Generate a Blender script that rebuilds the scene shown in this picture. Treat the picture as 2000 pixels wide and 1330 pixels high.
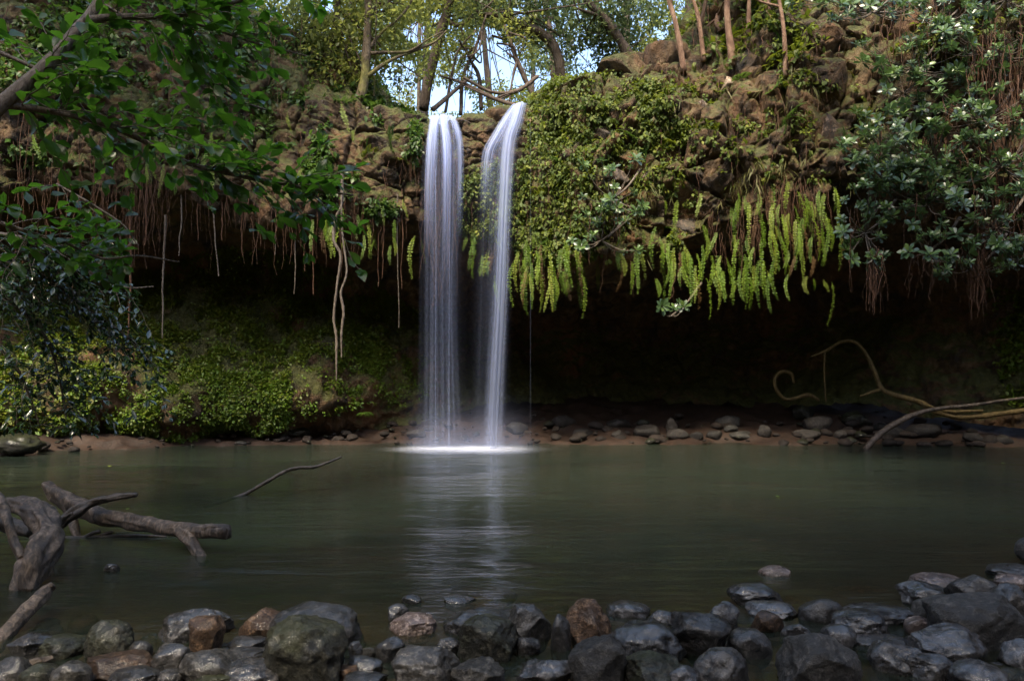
import bpy, bmesh, math, random
import numpy as np
from mathutils import Vector, Matrix
from mathutils.bvhtree import BVHTree

for o in list(bpy.data.objects):
    bpy.data.objects.remove(o)
scene = bpy.context.scene
COL = scene.collection
R = np.random.default_rng(7)
random.seed(7)

# ------------------------------------------------------------------ camera, sky, sun, exposure
FPX, HOR, CAMH = 1540.0, 740.0, 1.4           # focal length and horizon in photo pixels, eye height in m
cam = bpy.data.cameras.new('camera')
cam.sensor_width = 36.0
cam.lens = 36.0 * FPX / 2000.0
cam.shift_y = (HOR - 665.0) / 2000.0
cam.clip_start, cam.clip_end = 0.05, 2000.0
camo = bpy.data.objects.new('camera', cam)
COL.objects.link(camo)
camo.location = (0, 0, CAMH)
camo.rotation_euler = (math.radians(90), 0, 0)
scene.camera = camo

SUN_EL, SUN_AZ = math.radians(60), math.radians(198)
world = bpy.data.worlds.new('World')
scene.world = world
world.use_nodes = True
wn = world.node_tree
bg = wn.nodes['Background']
sky = wn.nodes.new('ShaderNodeTexSky')
sky.sky_type = 'NISHITA'
sky.sun_disc = False
sky.sun_elevation = SUN_EL
sky.sun_rotation = SUN_AZ
sky.air_density = 1.0
sky.dust_density = 2.2
sky.ozone_density = 1.0
wn.links.new(sky.outputs[0], bg.inputs[0])
bg.inputs[1].default_value = 0.15

sl = bpy.data.lights.new('sun', 'SUN')
sl.energy = 2.0
sl.angle = math.radians(10)
sl.color = (1.0, 0.87, 0.64)
so = bpy.data.objects.new('sun', sl)
COL.objects.link(so)
sd = Vector((math.sin(SUN_AZ) * math.cos(SUN_EL), math.cos(SUN_AZ) * math.cos(SUN_EL), math.sin(SUN_EL)))
so.rotation_euler = sd.to_track_quat('Z', 'Y').to_euler()
so.location = sd * 60

vs = scene.view_settings
vs.view_transform = 'Standard'
vs.look = 'None'
vs.exposure = 1.98
vs.gamma = 1.0
scene.render.engine = 'CYCLES'
cy = scene.cycles
cy.use_denoising = True
cy.max_bounces = 8
cy.diffuse_bounces = 4
cy.glossy_bounces = 3
cy.transmission_bounces = 4
cy.transparent_max_bounces = 32
cy.sample_clamp_indirect = 6.0
cy.caustics_reflective = False
cy.caustics_refractive = False

# ------------------------------------------------------------------ helpers
def at(px, py, Y):
    """photo pixel and distance -> point of the place"""
    return np.array([(px - 1000.0) / FPX * Y, Y, CAMH - (py - HOR) / FPX * Y])

def ywater(py, z=0.0):
    return FPX * (CAMH - z) / (py - HOR)

def project(P):
    y = np.maximum(P[..., 1], 0.05)
    return 1000 + P[..., 0] / y * FPX, HOR - (P[..., 2] - CAMH) / y * FPX

def _hash(ix, iy, iz, seed):
    h = (ix.astype(np.int64) * 374761393 + iy.astype(np.int64) * 668265263 + iz.astype(np.int64) * 2147483647 + seed * 144665) & 0xffffffff
    h = ((h ^ (h >> 13)) * 1274126177) & 0xffffffff
    h = ((h ^ (h >> 15)) * 2246822519) & 0xffffffff
    return ((h ^ (h >> 16)) & 0xffffff) / float(0xffffff)

def vnoise(P, seed=0):
    i = np.floor(P).astype(np.int64)
    f = P - i
    f = f * f * f * (f * (f * 6 - 15) + 10)
    out = 0
    for dx in (0, 1):
        wx = f[..., 0] if dx else 1 - f[..., 0]
        for dy in (0, 1):
            wy = f[..., 1] if dy else 1 - f[..., 1]
            for dz in (0, 1):
                wz = f[..., 2] if dz else 1 - f[..., 2]
                out = out + wx * wy * wz * _hash(i[..., 0] + dx, i[..., 1] + dy, i[..., 2] + dz, seed)
    return out * 2 - 1

def fbm(P, seed=0, oct=4, gain=0.5):
    a, s, out = 1.0, 0.0, 0
    Q = np.array(P, float)
    for k in range(oct):
        out = out + a * vnoise(Q, seed + k * 17)
        s += a
        a *= gain
        Q = Q * 2.03 + 13.7
    return out / s

def worley(P, seed=0):
    """returns F1, F2, random value of the nearest cell"""
    i = np.floor(P).astype(np.int64)
    f1 = np.full(P.shape[:-1], 9.0); f2 = f1.copy(); cid = np.zeros_like(f1); tl = np.zeros_like(f1)
    for dx in (-1, 0, 1):
        for dy in (-1, 0, 1):
            for dz in (-1, 0, 1):
                c = i + np.array([dx, dy, dz])
                q = np.stack([_hash(c[..., 0], c[..., 1], c[..., 2], seed + k) for k in (1, 2, 3)], -1) * 0.9 + 0.05
                d = np.linalg.norm(c + q - P, axis=-1)
                r = _hash(c[..., 0], c[..., 1], c[..., 2], seed + 9)
                m = d < f1
                tv = ((P - c - q) * (np.stack([_hash(c[..., 0], c[..., 1], c[..., 2], seed + 20 + k) for k in (1, 2, 3)], -1) - 0.5)).sum(-1)
                tl = np.where(m, tv, tl)
                f2 = np.where(m, f1, np.minimum(f2, d))
                cid = np.where(m, r, cid)
                f1 = np.where(m, d, f1)
    return f1, f2, cid, tl

def sstep(a, b, x):
    t = np.clip((x - a) / (b - a), 0, 1)
    return t * t * (3 - 2 * t)

def inpoly(px, py, poly):
    poly = np.array(poly, float)
    n = len(poly)
    ins = np.zeros(px.shape, bool)
    j = n - 1
    for i in range(n):
        xi, yi = poly[i]; xj, yj = poly[j]
        c = ((yi > py) != (yj > py)) & (px < (xj - xi) * (py - yi) / (yj - yi + 1e-9) + xi)
        ins ^= c
        j = i
    return ins

def make_mesh(name, V, Fs, smooth=True, attrs=None, uv=None):
    """V (n,3); Fs one or several index arrays (m,k)"""
    if not isinstance(Fs, (list, tuple)):
        Fs = [Fs]
    Fs = [np.asarray(f, np.int32) for f in Fs if len(f)]
    me = bpy.data.meshes.new(name)
    V = np.asarray(V, np.float32)
    me.vertices.add(len(V))
    me.vertices.foreach_set('co', V.ravel())
    loops = np.concatenate([f.ravel() for f in Fs])
    tot = np.concatenate([np.full(len(f), f.shape[1], np.int32) for f in Fs])
    start = np.concatenate([[0], np.cumsum(tot)[:-1]]).astype(np.int32)
    me.loops.add(len(loops))
    me.loops.foreach_set('vertex_index', loops)
    me.polygons.add(len(tot))
    me.polygons.foreach_set('loop_start', start)
    me.polygons.foreach_set('loop_total', tot)
    if smooth:
        me.polygons.foreach_set('use_smooth', np.ones(len(tot), bool))
    if attrs:
        for k, v in attrs.items():
            a = me.attributes.new(k, 'FLOAT', 'POINT')
            a.data.foreach_set('value', np.asarray(v, np.float32))
    if uv is not None:
        l = me.uv_layers.new(name='UVMap')
        l.data.foreach_set('uv', np.asarray(uv, np.float32)[loops].ravel())
    me.update(calc_edges=True)
    return me

def link(name, me, mat=None, parent=None, loc=None):
    o = bpy.data.objects.new(name, me)
    COL.objects.link(o)
    if mat is not None and me is not None and not me.materials:
        me.materials.append(mat)
    if parent is not None:
        o.parent = parent
    if loc is not None:
        o.location = loc
    return o

def tag(o, label=None, cat=None, group=None, kind=None):
    if label: o['label'] = label
    if cat: o['category'] = cat
    if group: o['group'] = group
    if kind: o['kind'] = kind
    return o

def empty(name, loc, label, cat, group=None):
    o = bpy.data.objects.new(name, None)
    o.empty_display_size = 0.1
    COL.objects.link(o)
    o.location = tuple(float(v) for v in loc)
    return tag(o, label, cat, group)

class MB:
    def __init__(s):
        s.V, s.F, s.n, s.A, s.U = [], {}, 0, [], []
    def add(s, V, Fs, tint=None, uv=None):
        if not isinstance(Fs, (list, tuple)): Fs = [Fs]
        for f in Fs:
            f = np.asarray(f, np.int64)
            if len(f): s.F.setdefault(f.shape[1], []).append(f + s.n)
        s.V.append(np.asarray(V, float)); s.n += len(V)
        s.A.append(np.broadcast_to(np.asarray(0.5 if tint is None else tint, float), (len(V),)))
        s.U.append(np.zeros((len(V), 2)) if uv is None else uv)
    def mesh(s, name, smooth=True, origin=None):
        V = np.concatenate(s.V)
        if origin is not None: V = V - np.asarray(origin)
        return make_mesh(name, V, [np.concatenate(f) for f in s.F.values()], smooth, {'tint': np.concatenate(s.A)}, np.concatenate(s.U))
    def build(s, name, mat, parent=None, smooth=True, origin=None, loc=None):
        return link(name, s.mesh(name, smooth, origin), mat, parent, loc)

def curve(pts, n):
    """Catmull-Rom through pts (any dimension)"""
    P = np.asarray(pts, float)
    if len(P) == 2:
        t = np.linspace(0, 1, n)[:, None]
        return P[0] * (1 - t) + P[1] * t
    Q = np.vstack([2 * P[0] - P[1], P, 2 * P[-1] - P[-2]])
    u = np.linspace(0, len(P) - 1, n)
    i = np.minimum(u.astype(int), len(P) - 2)
    t = (u - i)[:, None]
    a, b, c, d = Q[i], Q[i + 1], Q[i + 2], Q[i + 3]
    return 0.5 * ((2 * b) + (c - a) * t + (2 * a - 5 * b + 4 * c - d) * t ** 2 + (3 * b - a - 3 * c + d) * t ** 3)

def tube(path, rad, sides=8, knots=0.0, seed=0, cap=True, twist=0.0):
    P = np.asarray(path, float)
    n = len(P)
    rad = np.broadcast_to(np.asarray(rad, float), (n,))
    T = np.gradient(P, axis=0)
    T /= np.linalg.norm(T, axis=1)[:, None] + 1e-9
    ref = np.array([0.31, 0.9, 0.23]) if abs(T[0] @ np.array([0.31, 0.9, 0.23])) < 0.85 else np.array([0.9, 0.1, 0.3])
    N = np.zeros_like(P)
    v = ref - T[0] * (ref @ T[0]); N[0] = v / np.linalg.norm(v)
    for i in range(1, n):
        v = N[i - 1] - T[i] * (N[i - 1] @ T[i]); N[i] = v / (np.linalg.norm(v) + 1e-9)
    B = np.cross(T, N)
    a = np.linspace(0, 2 * np.pi, sides, endpoint=False)[None, :] + np.linspace(0, twist, n)[:, None]
    dirs = N[:, None, :] * np.cos(a)[..., None] + B[:, None, :] * np.sin(a)[..., None]
    rr = np.repeat(rad[:, None], sides, 1)
    if knots:
        L = np.concatenate([[0], np.cumsum(np.linalg.norm(np.diff(P, axis=0), axis=1))])
        q = np.stack([np.cos(a) * 1.1, np.sin(a) * 1.1, np.repeat((L / (rad.mean() * 3.2))[:, None], sides, 1)], -1)
        rr = rr * (1 + knots * fbm(q, seed, 3) * 1.6 + knots * 0.5 * fbm(q * np.array([3.5, 3.5, 0.9]), seed + 5, 2) + knots * 0.4 * fbm(q * np.array([7.0, 7.0, 1.6]), seed + 9, 3))
    V = (P[:, None, :] + dirs * rr[..., None]).reshape(-1, 3)
    i, j = np.meshgrid(np.arange(n - 1), np.arange(sides), indexing='ij')
    a0 = i * sides + j; a1 = i * sides + (j + 1) % sides
    F = np.stack([a0, a1, a1 + sides, a0 + sides], -1).reshape(-1, 4)
    Fs = [F]
    if cap:
        m = len(V)
        V = np.vstack([V, P[0] - T[0] * rad[0] * 0.25, P[-1] + T[-1] * rad[-1] * 0.25])
        k = np.arange(sides); k2 = (k + 1) % sides
        Fs.append(np.stack([k2, k, np.full(sides, m)], -1))
        b = (n - 1) * sides
        Fs.append(np.stack([b + k, b + k2, np.full(sides, m + 1)], -1))
    return V, Fs

LEAF_FULL = (np.array([[0, 0, 0], [-.36, .42, .07], [.36, .42, .07], [-.42, .72, .05], [.42, .72, .05], [0, 1, -.06], [0, .42, 0], [0, .72, -.01]]),
             [np.array([[0, 6, 1], [0, 2, 6], [3, 7, 5], [7, 4, 5]]), np.array([[1, 6, 7, 3], [6, 2, 4, 7]])])
LEAF_MID = (np.array([[0, 0, 0], [-.3, .5, .06], [0, .55, -.02], [.3, .5, .06], [0, 1, -.12]]),
            [np.array([[0, 2, 1], [0, 3, 2], [1, 2, 4], [2, 3, 4]])])
LEAF_QUAD = (np.array([[0, 0, 0], [-.3, .45, .04], [0, 1, -.08], [.3, .45, .04]]), [np.array([[0, 3, 2, 1]])])

def leaf_field(mb, pos, axis, up, length, width, tmpl, tint):
    pos = np.asarray(pos, float); N = len(pos)
    if N == 0: return
    axis = axis / (np.linalg.norm(axis, axis=1)[:, None] + 1e-9)
    x = np.cross(axis, up); x /= np.linalg.norm(x, axis=1)[:, None] + 1e-9
    z = np.cross(x, axis)
    T, Fs = tmpl
    length = np.broadcast_to(length, (N,)); width = np.broadcast_to(width, (N,))
    V = pos[:, None, :] + length[:, None, None] * (x[:, None, :] * (T[:, 0] * 1.0)[None, :, None] * width[:, None, None]
        + axis[:, None, :] * T[:, 1][None, :, None] + z[:, None, :] * T[:, 2][None, :, None])
    k = len(T)
    off = (np.arange(N) * k)[:, None, None]
    mb.add(V.reshape(-1, 3), [(f[None] + off).reshape(-1, f.shape[1]) for f in Fs], np.repeat(tint, k))

def rdir(n):
    v = R.normal(size=(n, 3))
    return v / np.linalg.norm(v, axis=1)[:, None]

# ------------------------------------------------------------------ materials
def nodes(name):
    m = bpy.data.materials.new(name)
    m.use_nodes = True
    t = m.node_tree
    return m, t, t.nodes['Principled BSDF'], t.nodes['Material Output']

def N(t, kind, **kw):
    n = t.nodes.new(kind)
    for k, v in kw.items():
        if k.startswith('i_'): n.inputs[k[2:].replace('_', ' ')].default_value = v
        else: setattr(n, k, v)
    return n

def ramp(t, fac, stops, interp='LINEAR'):
    r = t.nodes.new('ShaderNodeValToRGB')
    r.color_ramp.interpolation = interp
    e = r.color_ramp.elements
    e[0].position, e[0].color = stops[0][0], (*stops[0][1], 1) if len(stops[0][1]) == 3 else stops[0][1]
    e[1].position, e[1].color = stops[-1][0], (*stops[-1][1], 1)
    for p, c in stops[1:-1]:
        k = e.new(p); k.color = (*c, 1)
    t.links.new(fac, r.inputs[0])
    return r.outputs[0]

def noise(t, scale, detail=6, rough=0.6, vec=None, dist=0.0):
    n = t.nodes.new('ShaderNodeTexNoise')
    n.inputs['Scale'].default_value = scale
    n.inputs['Detail'].default_value = detail
    n.inputs['Roughness'].default_value = rough
    n.inputs['Distortion'].default_value = dist
    if vec is not None: t.links.new(vec, n.inputs['Vector'])
    return n.outputs['Fac']

def coords(t, which='Object', scale=(1, 1, 1)):
    c = t.nodes.new('ShaderNodeTexCoord')
    m = t.nodes.new('ShaderNodeMapping')
    m.inputs['Scale'].default_value = scale
    t.links.new(c.outputs[which], m.inputs[0])
    return m.outputs[0]

def world_pos(t, scale=(1, 1, 1)):
    c = t.nodes.new('ShaderNodeNewGeometry')
    m = t.nodes.new('ShaderNodeMapping')
    m.inputs['Scale'].default_value = scale
    t.links.new(c.outputs['Position'], m.inputs[0])
    return m.outputs[0]

def mixc(t, fac, a, b, mode='MIX'):
    n = t.nodes.new('ShaderNodeMix')
    n.data_type = 'RGBA'; n.blend_type = mode
    for s, v in ((0, fac), (6, a), (7, b)):
        if hasattr(v, 'is_linked') or hasattr(v, 'links'): t.links.new(v, n.inputs[s])
        else: n.inputs[s].default_value = (*v, 1) if isinstance(v, tuple) and len(v) == 3 else v
    return n.outputs[2]

def math_(t, op, a, b=None, clamp=False):
    n = t.nodes.new('ShaderNodeMath'); n.operation = op; n.use_clamp = clamp
    for s, v in ((0, a), (1, b)):
        if v is None: continue
        if hasattr(v, 'links'): t.links.new(v, n.inputs[s])
        else: n.inputs[s].default_value = v
    return n.outputs[0]

def bump(t, p, h, strength, dist, prev=None):
    b = t.nodes.new('ShaderNodeBump')
    b.inputs['Strength'].default_value = strength
    b.inputs['Distance'].default_value = dist
    t.links.new(h, b.inputs['Height'])
    if prev is not None: t.links.new(prev, b.inputs['Normal'])
    t.links.new(b.outputs[0], p.inputs['Normal'])
    return b.outputs[0]

def mat_cliff():
    m, t, p, o = nodes('cliff_rock')
    w = world_pos(t)
    n1 = noise(t, 0.55, 7, 0.6, w); n2 = noise(t, 2.4, 8, 0.65, w, 0.6); n3 = noise(t, 9.0, 8, 0.7, w); n4 = noise(t, 1.1, 5, 0.6, world_pos(t, (1, 1, 0.35)))
    c = ramp(t, n2, [(0.34, (0.014, 0.009, 0.006)), (0.46, (0.072, 0.042, 0.019)), (0.57, (0.17, 0.098, 0.042)), (0.72, (0.34, 0.23, 0.125))])
    c = mixc(t, ramp(t, n4, [(0.52, (0, 0, 0)), (0.66, (1, 1, 1))]), c, (0.21, 0.10, 0.04))
    c = mixc(t, ramp(t, n3, [(0.60, (0, 0, 0)), (0.72, (0.55, 0.55, 0.55))]), c, (0.38, 0.34, 0.27))
    g = t.nodes.new('ShaderNodeNewGeometry')
    s = t.nodes.new('ShaderNodeSeparateXYZ'); t.links.new(g.outputs['Normal'], s.inputs[0])
    mossf = math_(t, 'ADD', math_(t, 'MULTIPLY', s.outputs[2], 0.32), n1)
    mossm = ramp(t, mossf, [(0.51, (0, 0, 0)), (0.64, (1, 1, 1))])
    mc = ramp(t, n3, [(0.3, (0.035, 0.045, 0.010)), (0.6, (0.10, 0.11, 0.018)), (0.8, (0.19, 0.17, 0.03))])
    c = mixc(t, math_(t, 'MULTIPLY', mossm, 0.85), c, mc)
    t.links.new(c, p.inputs['Base Color'])
    p.inputs['Roughness'].default_value = 0.75
    vo = t.nodes.new('ShaderNodeTexVoronoi'); vo.feature = 'DISTANCE_TO_EDGE'; vo.inputs['Scale'].default_value = 5.5
    wv = t.nodes.new('ShaderNodeVectorMath'); wv.operation = 'ADD'
    t.links.new(world_pos(t, (1, 1, 1.35)), wv.inputs[0])
    sc_ = t.nodes.new('ShaderNodeVectorMath'); sc_.operation = 'SCALE'; sc_.inputs['Scale'].default_value = 0.35
    nn = t.nodes.new('ShaderNodeTexNoise'); nn.inputs['Scale'].default_value = 3.0; nn.inputs['Detail'].default_value = 5
    t.links.new(w, nn.inputs['Vector']); t.links.new(nn.outputs['Color'], sc_.inputs[0]); t.links.new(sc_.outputs[0], wv.inputs[1]); t.links.new(wv.outputs[0], vo.inputs['Vector'])
    cr = t.nodes.new('ShaderNodeMapRange'); cr.inputs[2].default_value = 0.07; t.links.new(vo.outputs['Distance'], cr.inputs[0])
    b = bump(t, p, cr.outputs[0], 0.55, 0.05)
    b = bump(t, p, n2, 0.8, 0.22, b)
    b = bump(t, p, n3, 1.0, 0.10, b)
    bump(t, p, noise(t, 38, 6, 0.7, w), 0.8, 0.025, b)
    return m

def mat_soil(name, cols, rough=0.85, sc=1.0):
    m, t, p, o = nodes(name)
    w = world_pos(t)
    n2 = noise(t, 3.0 * sc, 8, 0.7, w, 0.4); n3 = noise(t, 22 * sc, 6, 0.7, w)
    c = ramp(t, n2, [(0.3, cols[0]), (0.55, cols[1]), (0.75, cols[2])])
    c = mixc(t, ramp(t, n3, [(0.5, (0, 0, 0)), (0.75, (0.6, 0.6, 0.6))]), c, tuple(v * 1.7 for v in cols[2]))
    t.links.new(c, p.inputs['Base Color'])
    p.inputs['Roughness'].default_value = rough
    bump(t, p, n3, 0.7, 0.03)
    return m

def mat_boulder(name, cols, rlo, rhi, pit=0.35, moss=0.0, scale=1.0, coat=0.0):
    m, t, p, o = nodes(name)
    c0 = coords(t, 'Object')
    oi = t.nodes.new('ShaderNodeObjectInfo')
    add = t.nodes.new('ShaderNodeVectorMath'); add.operation = 'ADD'
    sc = t.nodes.new('ShaderNodeVectorMath'); sc.operation = 'SCALE'; sc.inputs['Scale'].default_value = 1.0
    cb = t.nodes.new('ShaderNodeCombineXYZ')
    for k in range(3): t.links.new(math_(t, 'MULTIPLY', oi.outputs['Random'], 37.0 + 11 * k), cb.inputs[k])
    t.links.new(c0, add.inputs[0]); t.links.new(cb.outputs[0], add.inputs[1])
    v = add.outputs[0]
    n1 = noise(t, 5 * scale, 6, 0.6, v, 0.5); n2 = noise(t, 26 * scale, 8, 0.72, v); n3 = noise(t, 95 * scale, 4, 0.6, v)
    c = ramp(t, n1, [(0.3, cols[0]), (0.52, cols[1]), (0.72, cols[2])])
    c = mixc(t, ramp(t, n2, [(0.50, (0, 0, 0)), (0.64, (0.9, 0.9, 0.9))]), c, tuple(min(1, x * 2.2) for x in cols[2]))
    c = mixc(t, ramp(t, n3, [(0.34, (0.85, 0.85, 0.85)), (0.5, (0, 0, 0))]), c, tuple(x * 0.5 for x in cols[0]))
    br = t.nodes.new('ShaderNodeMapRange'); br.inputs[3].default_value = 0.6; br.inputs[4].default_value = 1.35
    t.links.new(oi.outputs['Random'], br.inputs[0])
    c = mixc(t, 1.0, c, br.outputs[0], 'MULTIPLY')
    if moss:
        g = t.nodes.new('ShaderNodeNewGeometry')
        s = t.nodes.new('ShaderNodeSeparateXYZ'); t.links.new(g.outputs['Normal'], s.inputs[0])
        f = math_(t, 'ADD', math_(t, 'MULTIPLY', s.outputs[2], 0.15), n1)
        c = mixc(t, math_(t, 'MULTIPLY', ramp(t, f, [(0.5, (0, 0, 0)), (0.7, (1, 1, 1))]), moss), c, (0.06, 0.07, 0.02))
    t.links.new(c, p.inputs['Base Color'])
    rr = t.nodes.new('ShaderNodeMapRange'); rr.inputs[1].default_value = 0.35; rr.inputs[2].default_value = 0.65
    rr.inputs[3].default_value = rlo; rr.inputs[4].default_value = rhi
    t.links.new(n1, rr.inputs[0]); t.links.new(rr.outputs[0], p.inputs['Roughness'])
    b = bump(t, p, n2, pit, 0.035)
    bump(t, p, n3, pit, 0.012, b)
    if coat:
        p.inputs['Specular IOR Level'].default_value = 0.22
        cw = t.nodes.new('ShaderNodeMapRange'); p.inputs['Coat IOR'].default_value = 1.65; cw.inputs[1].default_value = 0.36; cw.inputs[2].default_value = 0.54; cw.inputs[4].default_value = coat; t.links.new(noise(t, 9 * scale, 4, 0.6, v), cw.inputs[0]); t.links.new(cw.outputs[0], p.inputs['Coat Weight']); p.inputs['Coat Roughness'].default_value = 0.07
        cb2 = t.nodes.new('ShaderNodeBump'); cb2.inputs['Strength'].default_value = 0.38; cb2.inputs['Distance'].default_value = 0.02
        t.links.new(n2, cb2.inputs['Height']); t.links.new(cb2.outputs[0], p.inputs['Coat Normal'])
    return m

def mat_leaf(name, cols, rough=0.4, trans=0.3, tcol=(0.25, 0.35, 0.04), per_object=False, spec=0.5):
    m, t, p, o = nodes(name)
    if per_object:
        f = t.nodes.new('ShaderNodeObjectInfo').outputs['Random']
    else:
        a = t.nodes.new('ShaderNodeAttribute'); a.attribute_name = 'tint'; f = a.outputs['Fac']
    c = ramp(t, f, [(i / (len(cols) - 1), c) for i, c in enumerate(cols)])
    nz = noise(t, 6, 4, 0.6, world_pos(t))
    c = mixc(t, math_(t, 'MULTIPLY', nz, 0.5), c, tuple(v * 0.45 for v in cols[len(cols) // 2]))
    t.links.new(c, p.inputs['Base Color'])
    p.inputs['Roughness'].default_value = rough
    p.inputs['Specular IOR Level'].default_value = spec
    tr = t.nodes.new('ShaderNodeBsdfTranslucent')
    t.links.new(mixc(t, 0.5, c, tcol), tr.inputs[0])
    mx = t.nodes.new('ShaderNodeMixShader'); mx.inputs[0].default_value = trans
    t.links.new(p.outputs[0], mx.inputs[1]); t.links.new(tr.outputs[0], mx.inputs[2])
    t.links.new(mx.outputs[0], o.inputs[0])
    return m

def mat_bark(name, cols, rough=0.8, sc=1.0, lichen=None):
    m, t, p, o = nodes(name)
    w = world_pos(t)
    n1 = noise(t, 14 * sc, 8, 0.7, world_pos(t, (1, 1, 0.45)), 0.8); n2 = noise(t, 3.5 * sc, 4, 0.6, w)
    c = ramp(t, n1, [(0.36, cols[0]), (0.5, cols[1]), (0.64, cols[2])])
    if lichen:
        c = mixc(t, ramp(t, n2, [(0.5, (0, 0, 0)), (0.62, (0.9, 0.9, 0.9))]), c, lichen)
    t.links.new(c, p.inputs['Base Color'])
    p.inputs['Roughness'].default_value = rough
    bump(t, p, n1, 0.9, 0.03 / sc)
    return m

M = {}
M['cliff'] = mat_cliff()
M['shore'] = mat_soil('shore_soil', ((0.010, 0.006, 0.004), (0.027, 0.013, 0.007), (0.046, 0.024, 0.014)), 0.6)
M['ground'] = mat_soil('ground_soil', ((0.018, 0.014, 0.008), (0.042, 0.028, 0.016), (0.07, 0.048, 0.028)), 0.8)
M['wet'] = mat_boulder('wet_basalt', ((0.007, 0.007, 0.007), (0.019, 0.018, 0.0175), (0.042, 0.038, 0.036)), 0.12, 0.38, 0.6, coat=1.0)
M['damp'] = mat_boulder('damp_basalt', ((0.009, 0.0085, 0.008), (0.023, 0.0215, 0.0195), (0.048, 0.044, 0.040)), 0.25, 0.55, 0.7, coat=0.6)
M['dry'] = mat_boulder('dry_grey_stone', ((0.011, 0.010, 0.009), (0.026, 0.024, 0.021), (0.052, 0.048, 0.042)), 0.34, 0.75, 0.8)
M['moss'] = mat_boulder('mossy_stone', ((0.009, 0.009, 0.007), (0.02, 0.02, 0.015), (0.04, 0.037, 0.028)), 0.3, 0.65, 1.0, 0.35, coat=0.3)
M['rust'] = mat_boulder('rust_brown_stone', ((0.02, 0.012, 0.007), (0.055, 0.031, 0.017), (0.11, 0.068, 0.04)), 0.28, 0.6, 0.9, coat=0.3)
M['pink'] = mat_boulder('pale_pink_stone', ((0.05, 0.034, 0.028), (0.11, 0.078, 0.066), (0.19, 0.15, 0.13)), 0.25, 0.55, 0.7, coat=0.6)
M['block'] = mat_boulder('olive_brown_cliff_stone', ((0.045, 0.032, 0.015), (0.13, 0.092, 0.042), (0.22, 0.16, 0.085)), 0.6, 0.9, 0.9, 0.7, 0.4)
M['blockpink'] = mat_boulder('pale_cliff_stone', ((0.05, 0.033, 0.022), (0.15, 0.10, 0.066), (0.30, 0.22, 0.16)), 0.6, 0.9, 1.0, 0.15, 0.3)
M['blockdark'] = mat_boulder('dark_cliff_stone', ((0.02, 0.014, 0.010), (0.065, 0.042, 0.027), (0.13, 0.085, 0.055)), 0.45, 0.8, 0.9, 0.2, 0.4)
M['log'] = mat_bark('driftwood', ((0.012, 0.009, 0.007), (0.078, 0.055, 0.038), (0.22, 0.165, 0.12)), 0.55, 1.6, (0.022, 0.015, 0.011))
M['logdark'] = mat_bark('wet_dark_wood', ((0.016, 0.012, 0.01), (0.045, 0.034, 0.026), (0.09, 0.068, 0.052)), 0.4, 1.5)
M['bark'] = mat_bark('tree_bark', ((0.045, 0.03, 0.022), (0.10, 0.068, 0.048), (0.17, 0.125, 0.09)), 0.85, 0.6)
M['barklichen'] = mat_bark('lichen_bark', ((0.06, 0.04, 0.025), (0.12, 0.085, 0.05), (0.19, 0.14, 0.09)), 0.85, 0.6, (0.22, 0.20, 0.05))
M['barkred'] = mat_bark('reddish_bark', ((0.10, 0.05, 0.028), (0.20, 0.11, 0.065), (0.30, 0.19, 0.12)), 0.85, 0.6)
M['twig'] = mat_bark('grey_twig', ((0.06, 0.045, 0.032), (0.13, 0.10, 0.075), (0.20, 0.165, 0.13)), 0.7, 2.0)
M['whitetwig'] = mat_bark('pale_twig', ((0.20, 0.18, 0.15), (0.33, 0.30, 0.26), (0.45, 0.42, 0.37)), 0.7, 2.0)
M['root'] = mat_bark('hanging_root', ((0.03, 0.014, 0.007), (0.09, 0.038, 0.017), (0.17, 0.08, 0.04)), 0.8, 2.0)
M['paleroot'] = mat_bark('pale_vine', ((0.06, 0.045, 0.032), (0.13, 0.10, 0.075), (0.22, 0.18, 0.14)), 0.75, 2.0)
M['yellowroot'] = mat_bark('yellowish_vine', ((0.05, 0.032, 0.010), (0.13, 0.085, 0.026), (0.22, 0.155, 0.055)), 0.75, 2.0)
M['near_leaf'] = mat_leaf('broad_leaf', [(0.02, 0.055, 0.010), (0.035, 0.09, 0.014), (0.055, 0.125, 0.018), (0.10, 0.17, 0.025)], 0.3, 0.5, (0.16, 0.42, 0.02), True, 0.6)
M['near_leaf_mass'] = mat_leaf('broad_leaf_mass', [(0.02, 0.055, 0.010), (0.035, 0.09, 0.014), (0.055, 0.125, 0.018), (0.10, 0.17, 0.025)], 0.3, 0.5, (0.16, 0.42, 0.02), False, 0.6)
M['shrub_leaf'] = mat_leaf('glossy_small_leaf', [(0.015, 0.035, 0.01), (0.028, 0.06, 0.016), (0.045, 0.085, 0.02)], 0.2, 0.2, (0.06, 0.15, 0.02), False, 0.9)
M['forest_leaf'] = mat_leaf('forest_leaf', [(0.09, 0.12, 0.03), (0.14, 0.17, 0.04), (0.20, 0.22, 0.055), (0.28, 0.27, 0.07)], 0.5, 0.6, (0.42, 0.45, 0.10))
M['forest_dark'] = mat_leaf('forest_leaf_dark', [(0.07, 0.10, 0.045), (0.10, 0.14, 0.06), (0.16, 0.19, 0.08)], 0.4, 0.58, (0.26, 0.33, 0.12))
M['fern_leaf'] = mat_leaf('fern_leaf', [(0.13, 0.075, 0.022), (0.05, 0.09, 0.010), (0.095, 0.14, 0.012), (0.165, 0.20, 0.018), (0.27, 0.28, 0.028)], 0.65, 0.35, (0.28, 0.34, 0.03))
M['left_leaf'] = mat_leaf('cliff_plant_leaf', [(0.08, 0.05, 0.024), (0.035, 0.08, 0.010), (0.065, 0.135, 0.016), (0.12, 0.20, 0.024)], 0.45, 0.35, (0.16, 0.28, 0.04))
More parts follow.
